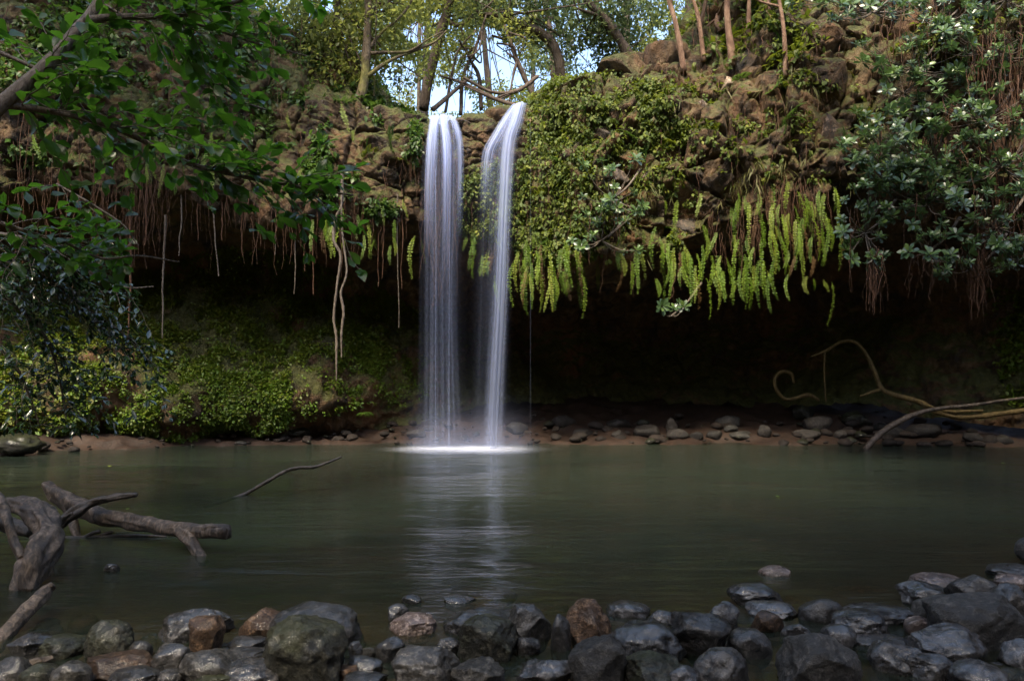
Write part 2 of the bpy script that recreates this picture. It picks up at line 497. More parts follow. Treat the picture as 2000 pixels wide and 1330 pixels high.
M['moss_leaf'] = mat_leaf('moss_wall_leaf', [(0.15, 0.12, 0.010), (0.17, 0.18, 0.010), (0.12, 0.20, 0.012), (0.16, 0.29, 0.018)], 0.5, 0.25, (0.14, 0.22, 0.02))
M['frond'] = mat_leaf('hanging_frond', [(0.11, 0.22, 0.015), (0.19, 0.33, 0.022), (0.28, 0.42, 0.035), (0.38, 0.44, 0.05)], 0.5, 0.4, (0.40, 0.42, 0.04), True)
M['frondbrown'] = mat_leaf('dead_frond', [(0.12, 0.06, 0.02), (0.20, 0.11, 0.035)], 0.7, 0.3, (0.3, 0.15, 0.05), True)
M['fig_leaf'] = mat_leaf('fig_leaf', [(0.04, 0.08, 0.05), (0.06, 0.11, 0.055), (0.10, 0.17, 0.05), (0.17, 0.26, 0.05)], 0.32, 0.25, (0.12, 0.22, 0.05), False, 0.8)
M['grass'] = mat_leaf('dry_grass', [(0.20, 0.13, 0.05), (0.16, 0.15, 0.04), (0.10, 0.13, 0.025)], 0.6, 0.35, (0.3, 0.28, 0.06))

def mat_water(bedfn_attr='depth'):
    m, t, p, o = nodes('pool_water')
    w = world_pos(t)
    a = t.nodes.new('ShaderNodeAttribute'); a.attribute_name = 'depth'
    # murk hides the bed with depth (Beer-Lambert)
    op = math_(t, 'SUBTRACT', 1.0, math_(t, 'POWER', 2.718, math_(t, 'MULTIPLY', a.outputs['Fac'], -2.3)))
    tr = t.nodes.new('ShaderNodeBsdfTransparent'); tr.inputs[0].default_value = (0.80, 0.72, 0.56, 1)
    df = t.nodes.new('ShaderNodeBsdfDiffuse'); df.inputs[0].default_value = (0.034, 0.049, 0.036, 1)
    mx = t.nodes.new('ShaderNodeMixShader')
    t.links.new(op, mx.inputs[0]); t.links.new(tr.outputs[0], mx.inputs[1]); t.links.new(df.outputs[0], mx.inputs[2])
    gl = t.nodes.new('ShaderNodeBsdfGlossy'); gl.inputs['Roughness'].default_value = 0.075
    fr = t.nodes.new('ShaderNodeFresnel'); fr.inputs[0].default_value = 1.333
    n1 = noise(t, 1.0, 5, 0.55, world_pos(t, (1.1, 4.5, 1)), 0.5)
    n2 = noise(t, 1.0, 3, 0.5, world_pos(t, (5, 18, 1)), 0.3)
    hm = t.nodes.new('ShaderNodeMath'); hm.operation = 'MULTIPLY'
    b = t.nodes.new('ShaderNodeBump'); b.inputs['Strength'].default_value = 1.0; b.inputs['Distance'].default_value = 0.038
    t.links.new(math_(t, 'ADD', n1, math_(t, 'MULTIPLY', n2, 0.30)), hm.inputs[0]); t.links.new(ramp(t, noise(t, 0.42, 3, 0.5, world_pos(t, (1, 1.6, 1)), 0.4), [(0.38, (0.25, 0.25, 0.25)), (0.62, (1, 1, 1))]), hm.inputs[1]); t.links.new(hm.outputs[0], b.inputs['Height'])
    t.links.new(b.outputs[0], gl.inputs['Normal']); t.links.new(b.outputs[0], fr.inputs['Normal'])
    m2 = t.nodes.new('ShaderNodeMixShader')
    t.links.new(fr.outputs[0], m2.inputs[0]); t.links.new(mx.outputs[0], m2.inputs[1]); t.links.new(gl.outputs[0], m2.inputs[2])
    t.links.new(m2.outputs[0], o.inputs[0])
    return m
M['water'] = mat_water()

def mat_fall(name, dens, su, sv, seed, lo=0.35, hi=0.7, edge=0.25):
    """falling water: thin streaks of sky-tinted white water between gaps; UV u across, v down (0 top, 1 foot)"""
    m, t, p, o = nodes(name)
    c = t.nodes.new('ShaderNodeTexCoord')
    mp = t.nodes.new('ShaderNodeMapping'); mp.inputs['Scale'].default_value = (su, sv, 1); mp.inputs['Location'].default_value = (seed * 3.1, seed * 1.7, seed)
    t.links.new(c.outputs['UV'], mp.inputs[0])
    n1 = noise(t, 1.0, 5, 0.6, mp.outputs[0], 0.35)
    mp2 = t.nodes.new('ShaderNodeMapping'); mp2.inputs['Scale'].default_value = (su * 5, sv * 0.6, 1)
    t.links.new(c.outputs['UV'], mp2.inputs[0])
    n2 = noise(t, 1.0, 3, 0.5, mp2.outputs[0], 0.5)
    a = t.nodes.new('ShaderNodeAttribute'); a.attribute_name = 'tint'
    s = t.nodes.new('ShaderNodeMapRange'); s.inputs[1].default_value = lo; s.inputs[2].default_value = hi
    t.links.new(math_(t, 'ADD', math_(t, 'MULTIPLY', n1, 0.7), math_(t, 'MULTIPLY', n2, 0.3)), s.inputs[0])
    al = math_(t, 'MULTIPLY', math_(t, 'MULTIPLY', s.outputs[0], a.outputs['Fac']), dens, True)
    df = t.nodes.new('ShaderNodeBsdfDiffuse'); df.inputs[0].default_value = (0.60, 0.69, 1.0, 1)  # blue of the skylight put into the water colour
    tl = t.nodes.new('ShaderNodeBsdfTranslucent'); tl.inputs[0].default_value = (0.60, 0.69, 1.0, 1)
    m1 = t.nodes.new('ShaderNodeMixShader'); m1.inputs[0].default_value = 0.5
    t.links.new(df.outputs[0], m1.inputs[1]); t.links.new(tl.outputs[0], m1.inputs[2])
    tr = t.nodes.new('ShaderNodeBsdfTransparent')
    m2 = t.nodes.new('ShaderNodeMixShader')
    t.links.new(al, m2.inputs[0]); t.links.new(tr.outputs[0], m2.inputs[1]); t.links.new(m1.outputs[0], m2.inputs[2])
    t.links.new(m2.outputs[0], o.inputs[0])
    return m

# ------------------------------------------------------------------ cliff: swept profiles, cave under an overhang
# x: foot of back wall, back mid, back top, ceiling mid, lip underside, lip front, face mid, face top, top back, far back
PROF = {
 -18.0: [(11.5, -.3), (11.4, 1.2), (13.0, 3.6), (12.5, 4.8), (11.0, 5.0), (10.6, 5.5), (10.9, 8.0), (11.8, 10.6), (15.0, 12.5), (26, 15.0)],
 -14.5: [(14.2, -.3), (14.0, 1.2), (15.8, 3.7), (15.0, 4.7), (13.4, 4.9), (13.0, 5.4), (13.2, 7.6), (14.2, 10.2), (16.8, 12.2), (26, 14.5)],
 -10.4: [(15.9, -.3), (15.2, 1.0), (17.4, 3.7), (16.6, 4.7), (14.9, 4.85), (14.5, 5.3), (14.7, 7.2), (15.6, 9.6), (17.6, 11.5), (26, 14.0)],
 -7.3: [(17.3, -.2), (16.3, 1.1), (18.4, 3.7), (17.6, 4.7), (15.7, 4.8), (15.2, 5.3), (15.5, 7.1), (16.3, 9.0), (18.0, 10.3), (26, 12.0)],
 -4.2: [(18.2, -.1), (17.0, 1.2), (19.2, 3.6), (18.2, 4.4), (16.2, 4.5), (15.7, 5.0), (15.9, 6.6), (16.7, 8.0), (18.0, 9.0), (26, 10.5)],
 -2.3: [(18.6, .3), (18.9, 1.5), (20.2, 3.2), (19.2, 4.2), (16.8, 4.45), (16.25, 4.95), (16.3, 6.2), (16.8, 7.05), (18.5, 7.3), (26, 8.0)],
 -1.5: [(19.6, .5), (20.4, 1.6), (21.3, 3.0), (19.8, 4.1), (17.1, 4.5), (16.6, 4.95), (16.55, 6.2), (16.85, 6.88), (18.8, 7.0), (26, 7.5)],
 -0.6: [(20.0, .6), (21.0, 1.6), (21.9, 3.0), (20.0, 3.9), (16.9, 4.3), (16.5, 4.75), (16.6, 6.2), (16.95, 7.02), (19.0, 7.1), (26, 7.5)],
 0.25: [(20.3, .7), (21.4, 1.6), (22.2, 3.0), (20.2, 3.8), (16.6, 4.0), (16.1, 4.45), (16.3, 6.2), (16.95, 7.2), (19.0, 7.4), (26, 7.7)],
 1.1: [(20.5, .7), (21.8, 1.6), (22.4, 2.9), (20.2, 3.6), (16.2, 3.75), (15.7, 4.2), (15.8, 6.0), (16.5, 7.6), (19.0, 7.9), (26, 8.2)],
 3.1: [(20.6, .8), (22.0, 1.6), (22.6, 2.9), (20.2, 3.6), (16.2, 3.8), (15.5, 4.3), (15.8, 6.3), (17.0, 8.4), (19.5, 8.8), (26, 9.4)],
 4.6: [(20.4, .8), (21.8, 1.6), (22.4, 2.9), (20.0, 3.9), (16.0, 4.3), (15.2, 4.75), (15.5, 6.8), (16.8, 9.2), (18.6, 10.2), (26, 11.5)],
 6.2: [(20.0, .8), (21.4, 1.6), (22.2, 3.0), (19.6, 4.4), (16.0, 4.9), (15.0, 5.3), (15.2, 7.2), (16.2, 9.3), (18.0, 11.0), (26, 13.5)],
 8.3: [(18.6, .7), (19.6, 1.6), (20.6, 3.2), (18.6, 4.3), (15.6, 4.6), (14.6, 5.1), (14.8, 7.2), (15.6, 9.6), (17.5, 11.5), (26, 14.0)],
 10.4: [(16.9, .4), (17.2, 1.6), (18.3, 3.4), (17.0, 4.3), (14.7, 4.5), (14.0, 5.0), (14.2, 7.4), (15.0, 10.0), (17.0, 12.0), (26, 14.5)],
 14.5: [(13.8, -.2), (13.8, 1.4), (15.0, 3.6), (14.4, 4.6), (12.8, 4.9), (12.4, 5.4), (12.6, 8.0), (13.5, 10.6), (16.0, 12.5), (26, 15.0)],
 18.0: [(11.0, -.3), (11.0, 1.2), (12.4, 3.6), (12.0, 4.8), (10.6, 5.0), (10.2, 5.5), (10.5, 8.0), (11.4, 10.6), (15.0, 12.5), (26, 15.0)],
}
PX = np.array(sorted(PROF)); PV = np.array([PROF[k] for k in sorted(PROF)])       # (m,10,2)
SEG = [26, 44, 30, 26, 22, 64, 66, 34, 16]                                       # rows per stretch
def prof_at(x):
    """smooth interpolation of the key profiles at positions x"""
    i = np.clip(np.searchsorted(PX, x) - 1, 0, len(PX) - 2)
    t = ((x - PX[i]) / (PX[i + 1] - PX[i]))
    t = np.clip(t, 0, 1); t = t * 0.55 + 0.45 * t * t * (3 - 2 * t)
    return PV[i] * (1 - t)[:, None, None] + PV[i + 1] * t[:, None, None]
cx = np.concatenate([np.linspace(-18, -11.6, 60, endpoint=False), np.linspace(-11.6, 11.4, 700), np.linspace(11.4, 18, 62)[1:]])
prof = prof_at(cx)                                                               # (nx,10,2)
u = np.concatenate([np.linspace(k, k + 1, n, endpoint=False) for k, n in enumerate(SEG)] + [[9.0]])
Q = np.concatenate([2 * prof[:, :1] - prof[:, 1:2], prof, 2 * prof[:, -1:] - prof[:, -2:-1]], 1)
ii = np.minimum(u.astype(int), 8); tt = (u - ii)[None, :, None]
a_, b_, c_, d_ = Q[:, ii], Q[:, ii + 1], Q[:, ii + 2], Q[:, ii + 3]
yz = 0.5 * (2 * b_ + (c_ - a_) * tt + (2 * a_ - 5 * b_ + 4 * c_ - d_) * tt ** 2 + (3 * b_ - a_ - 3 * c_ + d_) * tt ** 3)
nx, ns = len(cx), len(u)
G = np.stack([np.repeat(cx[:, None], ns, 1), yz[..., 0], yz[..., 1]], -1)
def grid_normals(G):
    du = np.gradient(G, axis=0); dv = np.gradient(G, axis=1)
    n = np.cross(du, dv)
    return n / (np.linalg.norm(n, axis=-1)[..., None] + 1e-9)
NR = grid_normals(G)
if NR[nx // 2, np.searchsorted(u, 6.0)][1] > 0: NR = -NR
low = fbm(G * 0.45, 3, 3); mid = fbm(G * 1.3, 5, 4); hi = fbm(G * 4.5, 8, 4)
W1 = worley(G * np.array([1.15, 1.15, 0.95]) + 0.5 * low[..., None], 2)
W2 = worley(G * np.array([2.6, 2.6, 3.2]) + 0.4 * mid[..., None], 6)
block = (W1[2] - 0.5) * 0.26 + 0.42 * W1[3] - 0.18 * np.exp(-((W1[1] - W1[0]) / 0.05) ** 2)
small = (W2[2] - 0.5) * 0.10 + 0.22 * W2[3] - 0.07 * np.exp(-((W2[1] - W2[0]) / 0.06) ** 2)
face = sstep(3.2, 4.6, u)[None, :] * (1 - sstep(7.6, 8.6, u))[None, :]
streamw = np.exp(-((cx + 0.55) / 0.9) ** 2)[:, None] * sstep(6.4, 7.2, u)[None, :]
amp = (0.35 + 0.65 * face) * (1 - 0.75 * streamw)
rightw = (0.55 + 0.45 * sstep(0.5, 2.5, cx))[:, None]
disp = 0.40 * low * (1 - 0.7 * streamw) + 0.34 * mid * (1 - 0.8 * streamw) + 0.09 * hi + amp * rightw * (block + small)
disp = disp * (1 - 0.6 * sstep(8.0, 9.0, u))[None, :]
G = G + NR * disp[..., None]
NR = grid_normals(G)
if NR[nx // 2, np.searchsorted(u, 6.0)][1] > 0: NR = -NR
i, j = np.meshgrid(np.arange(nx - 1), np.arange(ns - 1), indexing='ij')
FA = i * ns + j
CF = np.stack([FA, FA + 1, FA + ns + 1, FA + ns], -1).reshape(-1, 4)
cliff = link('cliff', make_mesh('cliff', G.reshape(-1, 3), CF), M['cliff'])
tag(cliff, 'undercut rock cliff with a dark cave around the pool', 'cliff', None, 'structure')
bvh = BVHTree.FromPolygons([Vector(v) for v in G.reshape(-1, 3)], CF.tolist())
def hit(px, py):
    d = Vector(at(px, py, 1.0) - np.array([0, 0, CAMH])).normalized()
    p, n, k, r = bvh.ray_cast(Vector((0, 0, CAMH)), d)
    return (np.array(p), np.array(n)) if p is not None else (None, None)
GPX, GPY = project(G)

def lip_y(x):
    return float(prof_at(np.array([x]))[0, 5, 0])

def top_z(x):
    return prof_at(np.atleast_1d(x))[:, 9, 1]

# ------------------------------------------------------------------ ground sheet, shore, pool
def shoreline(x):
    return 4.75 + np.maximum(0, x - 1.0) * 0.42
def bed(x, y):
    d = y - shoreline(x)
    z = np.where(d > 0, -0.12 - 0.13 * d, -0.12 + 0.012 * (-d))
    z = np.maximum(z, -0.9)
    z = np.where(y < 2.2, np.maximum(z, -0.02 + 0.03 * (2.2 - y)), z)
    z = np.where(y < -1.5, np.maximum(z, np.minimum(1.25 * (-1.5 - y), 19.0 + 0.03 * np.abs(y))), z)  # unseen slope behind the viewpoint, raised high to keep sky out of the cave
    z = np.maximum(z, np.where(y < 24, np.minimum(1.15 * np.maximum(np.abs(x) - 12.5, 0) - 0.4, 12.5), -9))
    return z
def ground_z(x, y):
    z = bed(x, y)
    pl = np.interp(x, PX, PV[:, 9, 1]) - 0.2 + 0.05 * np.maximum(y - 26, 0)
    pl = np.minimum(pl, 22)
    k = sstep(23.6, 25.6, y)
    return z * (1 - k) + pl * k
gx = np.concatenate([-np.geomspace(400, 21, 26), np.arange(-20, 20.01, 0.2), np.geomspace(21, 400, 26)])
gy = np.concatenate([-np.geomspace(400, 17, 24), np.arange(-16, 28.01, 0.2), np.geomspace(29, 600, 30)])
XX, YY = np.meshgrid(gx, gy, indexing='ij')
ZZ = ground_z(XX, YY)
PP = np.stack([XX, YY, ZZ], -1)
ZZ = ZZ + 0.05 * fbm(PP * 2.2, 21, 4) + 0.35 * fbm(PP * 0.5, 25, 3) * (sstep(1.0, 4.0, ZZ)) 
PP[..., 2] = ZZ
i, j = np.meshgrid(np.arange(len(gx) - 1), np.arange(len(gy) - 1), indexing='ij')
A = i * len(gy) + j
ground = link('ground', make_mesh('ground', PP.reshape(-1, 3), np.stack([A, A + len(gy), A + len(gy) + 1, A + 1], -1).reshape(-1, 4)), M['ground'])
tag(ground, 'brown earth and pool bed with gorge banks, the unseen rear one raised for shade', 'ground', None, 'structure')

sx = np.linspace(-12.5, 13, 260); sy = np.linspace(13.0, 23.2, 110)
XX, YY = np.meshgrid(sx, sy, indexing='ij')
foot = np.interp(XX, PX, PV[:, 0, 0])
edge = np.interp(XX, [-12, -9.3, -7, -4.2, -2, 0, 5, 8, 10, 13], [13.2, 14.5, 16.4, 17.0, 17.0, 16.95, 16.85, 16.6, 16.2, 14.5])
ZZ = -0.02 + (YY - edge) * np.where(YY > edge, 0.22, 0.35)
PP = np.stack([XX, YY, np.clip(ZZ, -0.7, 1.0)], -1)
PP[..., 2] += 0.16 * fbm(PP * np.array([0.9, 0.9, 1]), 31, 3) + 0.11 * fbm(PP * 3.0, 33, 4)
i, j = np.meshgrid(np.arange(259), np.arange(109), indexing='ij'); A = i * 110 + j
SHV = PP.reshape(-1, 3)
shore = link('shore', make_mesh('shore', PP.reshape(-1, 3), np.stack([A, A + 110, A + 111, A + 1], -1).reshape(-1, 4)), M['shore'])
shbvh = BVHTree.FromPolygons([Vector(v) for v in SHV], np.stack([A, A + 110, A + 111, A + 1], -1).reshape(-1, 4).tolist())
tag(shore, 'reddish brown soil shore inside the cave', 'shore', None, 'structure')

wx = np.linspace(-16, 16, 130); wy = np.linspace(1.2, 18.8, 150)
XX, YY = np.meshgrid(wx, wy, indexing='ij')
dep = np.maximum(0.0, -bed(XX, YY))
i, j = np.meshgrid(np.arange(129), np.arange(149), indexing='ij'); A = i * 150 + j
water = link('water', make_mesh('water', np.stack([XX, YY, 0 * XX], -1).reshape(-1, 3), np.stack([A, A + 150, A + 151, A + 1], -1).reshape(-1, 4), True, {'depth': dep.ravel()}), M['water'])
tag(water, 'still murky green pool water', 'water', None, 'structure')
#@@SECTION2
# ------------------------------------------------------------------ stones
ICO = {}
def ico(sub):
    if sub not in ICO:
        bm = bmesh.new(); bmesh.ops.create_icosphere(bm, subdivisions=sub, radius=1.0)
        V = np.array([v.co[:] for v in bm.verts]); F = np.array([[v.index for v in f.verts] for f in bm.faces]); bm.free()
        ICO[sub] = (V, F)
    return ICO[sub]

def rock_shape(seed, sub=4, planes=9, cut=(0.62, 0.95), rough=0.05, soft=0.92):
    """weathered stone filling the box -0.5..0.5"""
    rg = np.random.default_rng(seed)
    V, F = ico(sub)
    V = V.copy()
    V = V * (1 + 0.16 * fbm(V * 1.2 + seed * 3.3, seed, 2))[:, None]
    for k in range(planes):
        n = rg.normal(size=3); n /= np.linalg.norm(n)
        d = rg.uniform(*cut)
        tq = V @ n - d
        V = V - n * (np.maximum(tq, 0) * soft)[:, None]
    nn = V / np.linalg.norm(V, axis=1)[:, None]
    V = V + nn * (rough * 1.3 * fbm(V * 2.6 + seed, seed + 1, 3) + rough * 0.8 * fbm(V * 7 + seed, seed + 2, 3) + rough * 0.30 * fbm(V * 19 + seed, seed + 4, 3))[:, None]
    lo, hi_ = V.min(0), V.max(0)
    return (V - (lo + hi_) / 2) / (hi_ - lo), F

def stone(name, box, Yc=None, mat='wet', seed=0, label=None, cat='boulder', group=None, zg=0.0, sub=4, planes=9, rough=0.05, dr=0.85, parent=None, soft=0.92, cut=(0.62, 0.95), sink=True):
    x0, y0, x1, y1 = box
    if Yc is None:
        Yf = ywater(max(y1, 845), zg)
        wpx = (x1 - x0) / FPX
        Yc = Yf * (1 + 0.42 * dr * wpx)
    w = (x1 - x0) / FPX * Yc
    d = w * dr
    v = (y1 - y0) / FPX * Yc
    th = math.atan2(max((y0 + y1) / 2 - HOR, 0), FPX)
    hz = math.sqrt(max((v ** 2 - (d * math.sin(th)) ** 2), (0.3 * v) ** 2)) / math.cos(th)
    c = at((x0 + x1) / 2, (y0 + y1) / 2, Yc)
    V, F = rock_shape(seed, sub, planes, cut, rough, soft)
    V = V * np.array([w, d, hz])
    bot = c[2] - hz / 2
    if sink and bot > zg - 0.13:                       # reach down into the bed instead of floating
        k = V[:, 2] < 0
        V[k, 2] *= min((c[2] - zg + 0.13) / (hz / 2), 1.7); V[k, :2] *= (1 + 0.25 * np.clip(-V[k, 2] / hz, 0, 1))[:, None]
    o = link(name, make_mesh(name, V, F), M[mat], parent, tuple(c))
    if label: tag(o, label, cat, group)
    return o

NEAR = [  # box in the photograph, material, label
 ((15, 1231, 103, 1285), 'wet', 'flat wet grey slab under the broken branch at the left edge'),
 ((68, 1236, 168, 1284), 'moss', 'dark mossy cobble left of the tilted brown oval stone'),
 ((169, 1209, 260, 1284), 'moss', 'smooth tilted brown-green oval stone at the water edge on the left'),
 ((311, 1184, 448, 1252), 'wet', 'glossy black boulder in the water behind the brown upright wedge'),
 ((368, 1203, 437, 1276), 'rust', 'brown upright wedge stone in front of the glossy black boulder'),
 ((249, 1249, 295, 1284), 'damp', 'small grey cobble beside the tilted brown oval stone'),
 ((166, 1269, 297, 1326), 'rust', 'broad reddish brown wet stone below the tilted oval stone'),
 ((297, 1255, 371, 1312), 'wet', 'pale shiny rounded stone left of the long low boulder'),
 ((353, 1264, 475, 1345), 'damp', 'rounded shoulder of grey rock left of the sloping wet slab'),
 ((420, 1282, 552, 1350), 'wet', 'sloping wet grey slab left of the large pitted boulder'),
 ((446, 1240, 520, 1268), 'damp', 'small flat stone behind the large pitted boulder, upper of two'),
 ((434, 1258, 528, 1294), 'damp', 'small flat brownish stone left of the pitted boulder, lower of two'),
 ((474, 1187, 562, 1250), 'rust', 'brownish wet rock leaning on the large flat-topped boulder'),
 ((532, 1172, 699, 1256), 'damp', 'large flat-topped wet boulder behind the pitted boulder'),
 ((508, 1200, 681, 1340), 'moss', 'largest dark pitted boulder with green algae, centre left'),
 ((210, 1300, 318, 1352), 'wet', 'wet grey stone cut by the lower frame edge under the reddish stone'),
 ((100, 1289, 177, 1350), 'damp', 'grey stone between the bark strip and the reddish stone'),
 ((-20, 1281, 60, 1345), 'damp', 'dull grey stone in the bottom left corner'),
 ((40, 1292, 120, 1350), 'moss', 'mossy brown stone under the strip of bark'),
 ((376, 1306, 465, 1355), 'moss', 'brownish stone at the lower edge in front of the sloping slab'),
 ((309, 1308, 359, 1345), 'wet', 'small dark stone at the lower edge under the pale shiny stone'),
 ((203, 1099, 232, 1116), 'wet', 'tiny dark stone alone in the water near the driftwood'),
 ((758, 1178, 800, 1212), 'wet', 'small dark stone touching the pale pink rock'),
 ((763, 1194, 851, 1238), 'pink', 'pale pink wet rock alone in the shallows left of centre'),
 ((870, 1181, 1002, 1238), 'wet', 'low glossy slab behind the round mossy boulder'),
 ((898, 1202, 1009, 1290), 'moss', 'round dark mossy boulder in the centre'),
 ((988, 1179, 1075, 1256), 'damp', 'angular wedge rock right of the round mossy boulder'),
 ((852, 1243, 902, 1277), 'wet', 'small dark oval stone left of the round mossy boulder'),
 ((1007, 1244, 1056, 1279), 'wet', 'small shiny purple-brown stone right of the round mossy boulder'),
 ((1077, 1200, 1114, 1268), 'damp', 'narrow upright grey stone left of the orange-brown rock'),
 ((1106, 1170, 1193, 1258), 'rust', 'rough orange-brown rock standing upright in the centre right'),
 ((1111, 1240, 1222, 1345), 'dry', 'angular grey boulder in front of the orange-brown rock'),
 ((1188, 1209, 1332, 1294), 'wet', 'wide wet boulder right of the orange-brown rock'),
 ((1216, 1276, 1334, 1350), 'moss', 'olive brown boulder at the lower edge right of the angular grey boulder'),
 ((768, 1257, 895, 1345), 'damp', 'large smooth grey boulder at the lower edge left of centre'),
 ((733, 1242, 790, 1290), 'wet', 'shiny knobbed stone left of the large smooth grey boulder'),
 ((676, 1279, 747, 1316), 'wet', 'low wet stone between the pitted boulder and the smooth grey boulder'),
 ((883, 1288, 984, 1350), 'dry', 'sloping greenish grey stone at the lower edge in the centre'),
 ((1010, 1280, 1118, 1345), 'wet', 'flat glistening stone left of the angular grey boulder'),
 ((652, 1299, 702, 1330), 'rust', 'small brown stone at the foot of the pitted boulder'),
 ((672, 1309, 755, 1350), 'wet', 'wet stone at the lower edge right of the small brown stone'),
 ((1266, 1189, 1318, 1222), 'wet', 'small wet rock behind the wide wet boulder'),
 ((1186, 1171, 1268, 1203), 'wet', 'flat wet stone awash behind the orange-brown rock'),
 ((868, 1159, 928, 1176), 'wet', 'barely awash stone in the shallows above the glossy slab'),
 ((785, 1160, 822, 1178), 'wet', 'barely awash stone in the shallows behind the pale pink rock'),
 ((708, 1262, 737, 1283), 'dry', 'little pale cube-like stone left of the shiny knobbed stone'),
 ((680, 1251, 708, 1284), 'wet', 'small black stone right of the pitted boulder'),
 ((1482, 1101, 1542, 1122), 'pink', 'pale flat stone tip standing alone in the pool on the right'),
 ((1422, 1136, 1522, 1182), 'wet', 'saddle-shaped wet boulder at the water edge, right of centre'),
 ((1383, 1174, 1443, 1230), 'wet', 'glossy upright stone left of the dark brown lump'),
 ((1457, 1170, 1553, 1206), 'wet', 'low shiny rock below the saddle-shaped boulder'),
 ((1471, 1191, 1532, 1232), 'rust', 'dark brown lump below the low shiny rock'),
 ((1312, 1195, 1422, 1282), 'damp', 'angular cracked grey boulder right of the wide wet boulder'),
 ((1563, 1166, 1643, 1213), 'damp', 'blocky pale-streaked rock behind the black oval stone'),
 ((1627, 1189, 1731, 1237), 'wet', 'black oval stone with a bright wet top, on the right'),
 ((1655, 1175, 1780, 1217), 'wet', 'long dark ridge of rock behind the black oval stone'),
 ((1605, 1218, 1671, 1262), 'wet', 'small black jagged stone below the black oval stone'),
 ((1531, 1233, 1677, 1350), 'dry', 'large broken slab with a pale flat top, lower right'),
 ((1422, 1226, 1503, 1283), 'damp', 'smooth round grey stone right of the cracked boulder'),
 ((1354, 1264, 1459, 1345), 'damp', 'smooth grey boulder at the lower edge left of the running water'),
 ((1698, 1250, 1800, 1312), 'wet', 'dark wet elongated stone in the running water'),
 ((1770, 1272, 1860, 1325), 'wet', 'low wet pebbled stone at the end of the running water'),
 ((1786, 1219, 1923, 1295), 'wet', 'blue-black ridged triangular rock below the big grey boulder'),
 ((1768, 1202, 1818, 1238), 'pink', 'small pinkish rounded stone left of the big grey boulder'),
 ((1818, 1159, 1989, 1268), 'dry', 'biggest grey boulder on the right, flat-topped and dry'),
 ((1791, 1158, 1872, 1212), 'dry', 'grey rock leaning on the left of the biggest grey boulder'),
 ((1858, 1120, 1960, 1205), 'damp', 'pitted grey boulder behind the biggest grey boulder'),
 ((1925, 1140, 2020, 1230), 'damp', 'pitted grey stone at the right frame edge'),
 ((1763, 1134, 1864, 1184), 'wet', 'dark triangular rock with a sharp crest on the right'),
 ((1786, 1116, 1878, 1148), 'pink', 'flat pale pinkish stone at the water edge on the right'),
 ((1927, 1099, 2020, 1126), 'damp', 'low flat stone in the water at the right frame edge'),
 ((1981, 1040, 2040, 1096), 'dry', 'rounded pale stone cut by the right frame edge, farthest out'),
 ((1958, 1247, 2030, 1300), 'wet', 'wet stone in the lower right at the frame edge'),
 ((1528, 1214, 1580, 1244), 'wet', 'little dark stone between the brown lump and the broken slab'),
 ((1665, 1234, 1775, 1262), 'wet', 'low flat wet stone above the running water'),
 ((1939, 1119, 2020, 1150), 'pink', 'pinkish stone behind the pitted grey stone at the right edge'),
 ((1519, 1272, 1550, 1298), 'wet', 'tiny wet stone left of the broken slab'),
 ((1296, 1296, 1368, 1350), 'wet', 'dark stone in the lower edge gap left of the smooth grey boulder'),
 ((1920, 1215, 1990, 1262), 'damp', 'grey stone tucked under the biggest grey boulder'),
 ((1860, 1290, 1960, 1350), 'wet', 'flat stone under running water at the lower right edge'),
]
for k, (b, mt, lb) in enumerate(NEAR):
    b = (b[0] - 0.02 * (b[2] - b[0]), b[1], b[2] + 0.02 * (b[2] - b[0]), b[3] + 0.05 * (b[3] - b[1]))
    ang = mt in ('dry', 'rust') or 'angular' in lb or 'wedge' in lb or 'triangular' in lb or 'broken' in lb
    stone('boulder', b, None, mt, 100 + k, lb, 'boulder', None, 0.0, 5 if b[2] - b[0] > 90 else 4, 16 if ang else 11, 0.06 if mt != 'moss' else 0.08,
          0.85, None, 0.93 if ang else 0.8, (0.56, 0.88) if ang else (0.66, 0.97))

# small stones filling the gaps along the near bank, nothing tells them apart
fillm = [make_mesh('cobble', *rock_shape(900 + k, 3, 7, (0.65, 0.95), 0.05)) for k in range(8)]
for me_, mt in zip(fillm, ['wet', 'wet', 'damp', 'wet', 'rust', 'wet', 'damp', 'moss']): me_.materials.append(M[mt])
nf = 0
while nf < 80:
    y = R.uniform(3.2, 5.7); x = R.uniform(-1, 1) * y * 0.68
    if y > shoreline(x) - 0.15 + 0.25 * R.random(): continue
    o = link('cobble', fillm[R.integers(8)])
    s = R.uniform(0.07, 0.17)
    o.scale = (s * R.uniform(0.9, 1.5), s * R.uniform(0.8, 1.2), s * R.uniform(0.5, 0.8))
    o.location = (x, y, -0.09 + 0.04 * R.random()); o.rotation_euler = (R.uniform(-.2, .2), R.uniform(-.2, .2), R.uniform(0, 6.3))
    tag(o, 'small wet cobble wedged between the boulders of the near bank', 'cobble', 'small cobbles between the near boulders')
    nf += 1
for b, lb in [((868, 1100, 1010, 1145), 'brown stone lying under shallow water in the centre'), ((1010, 1120, 1110, 1150), 'flat brown stone lying under shallow water right of the sunlit ripples'),
              ((1500, 1112, 1604, 1142), 'broad brown rock lying under water in front of the pale stone tip'), ((1630, 1098, 1740, 1120), 'dark rock lying under water far out on the right')]:
    stone('sunken_rock', b, ywater((b[1] + b[3]) / 2), 'rust', b[0], lb, 'rock', None, -0.2, 3, 8).location.z = -0.17

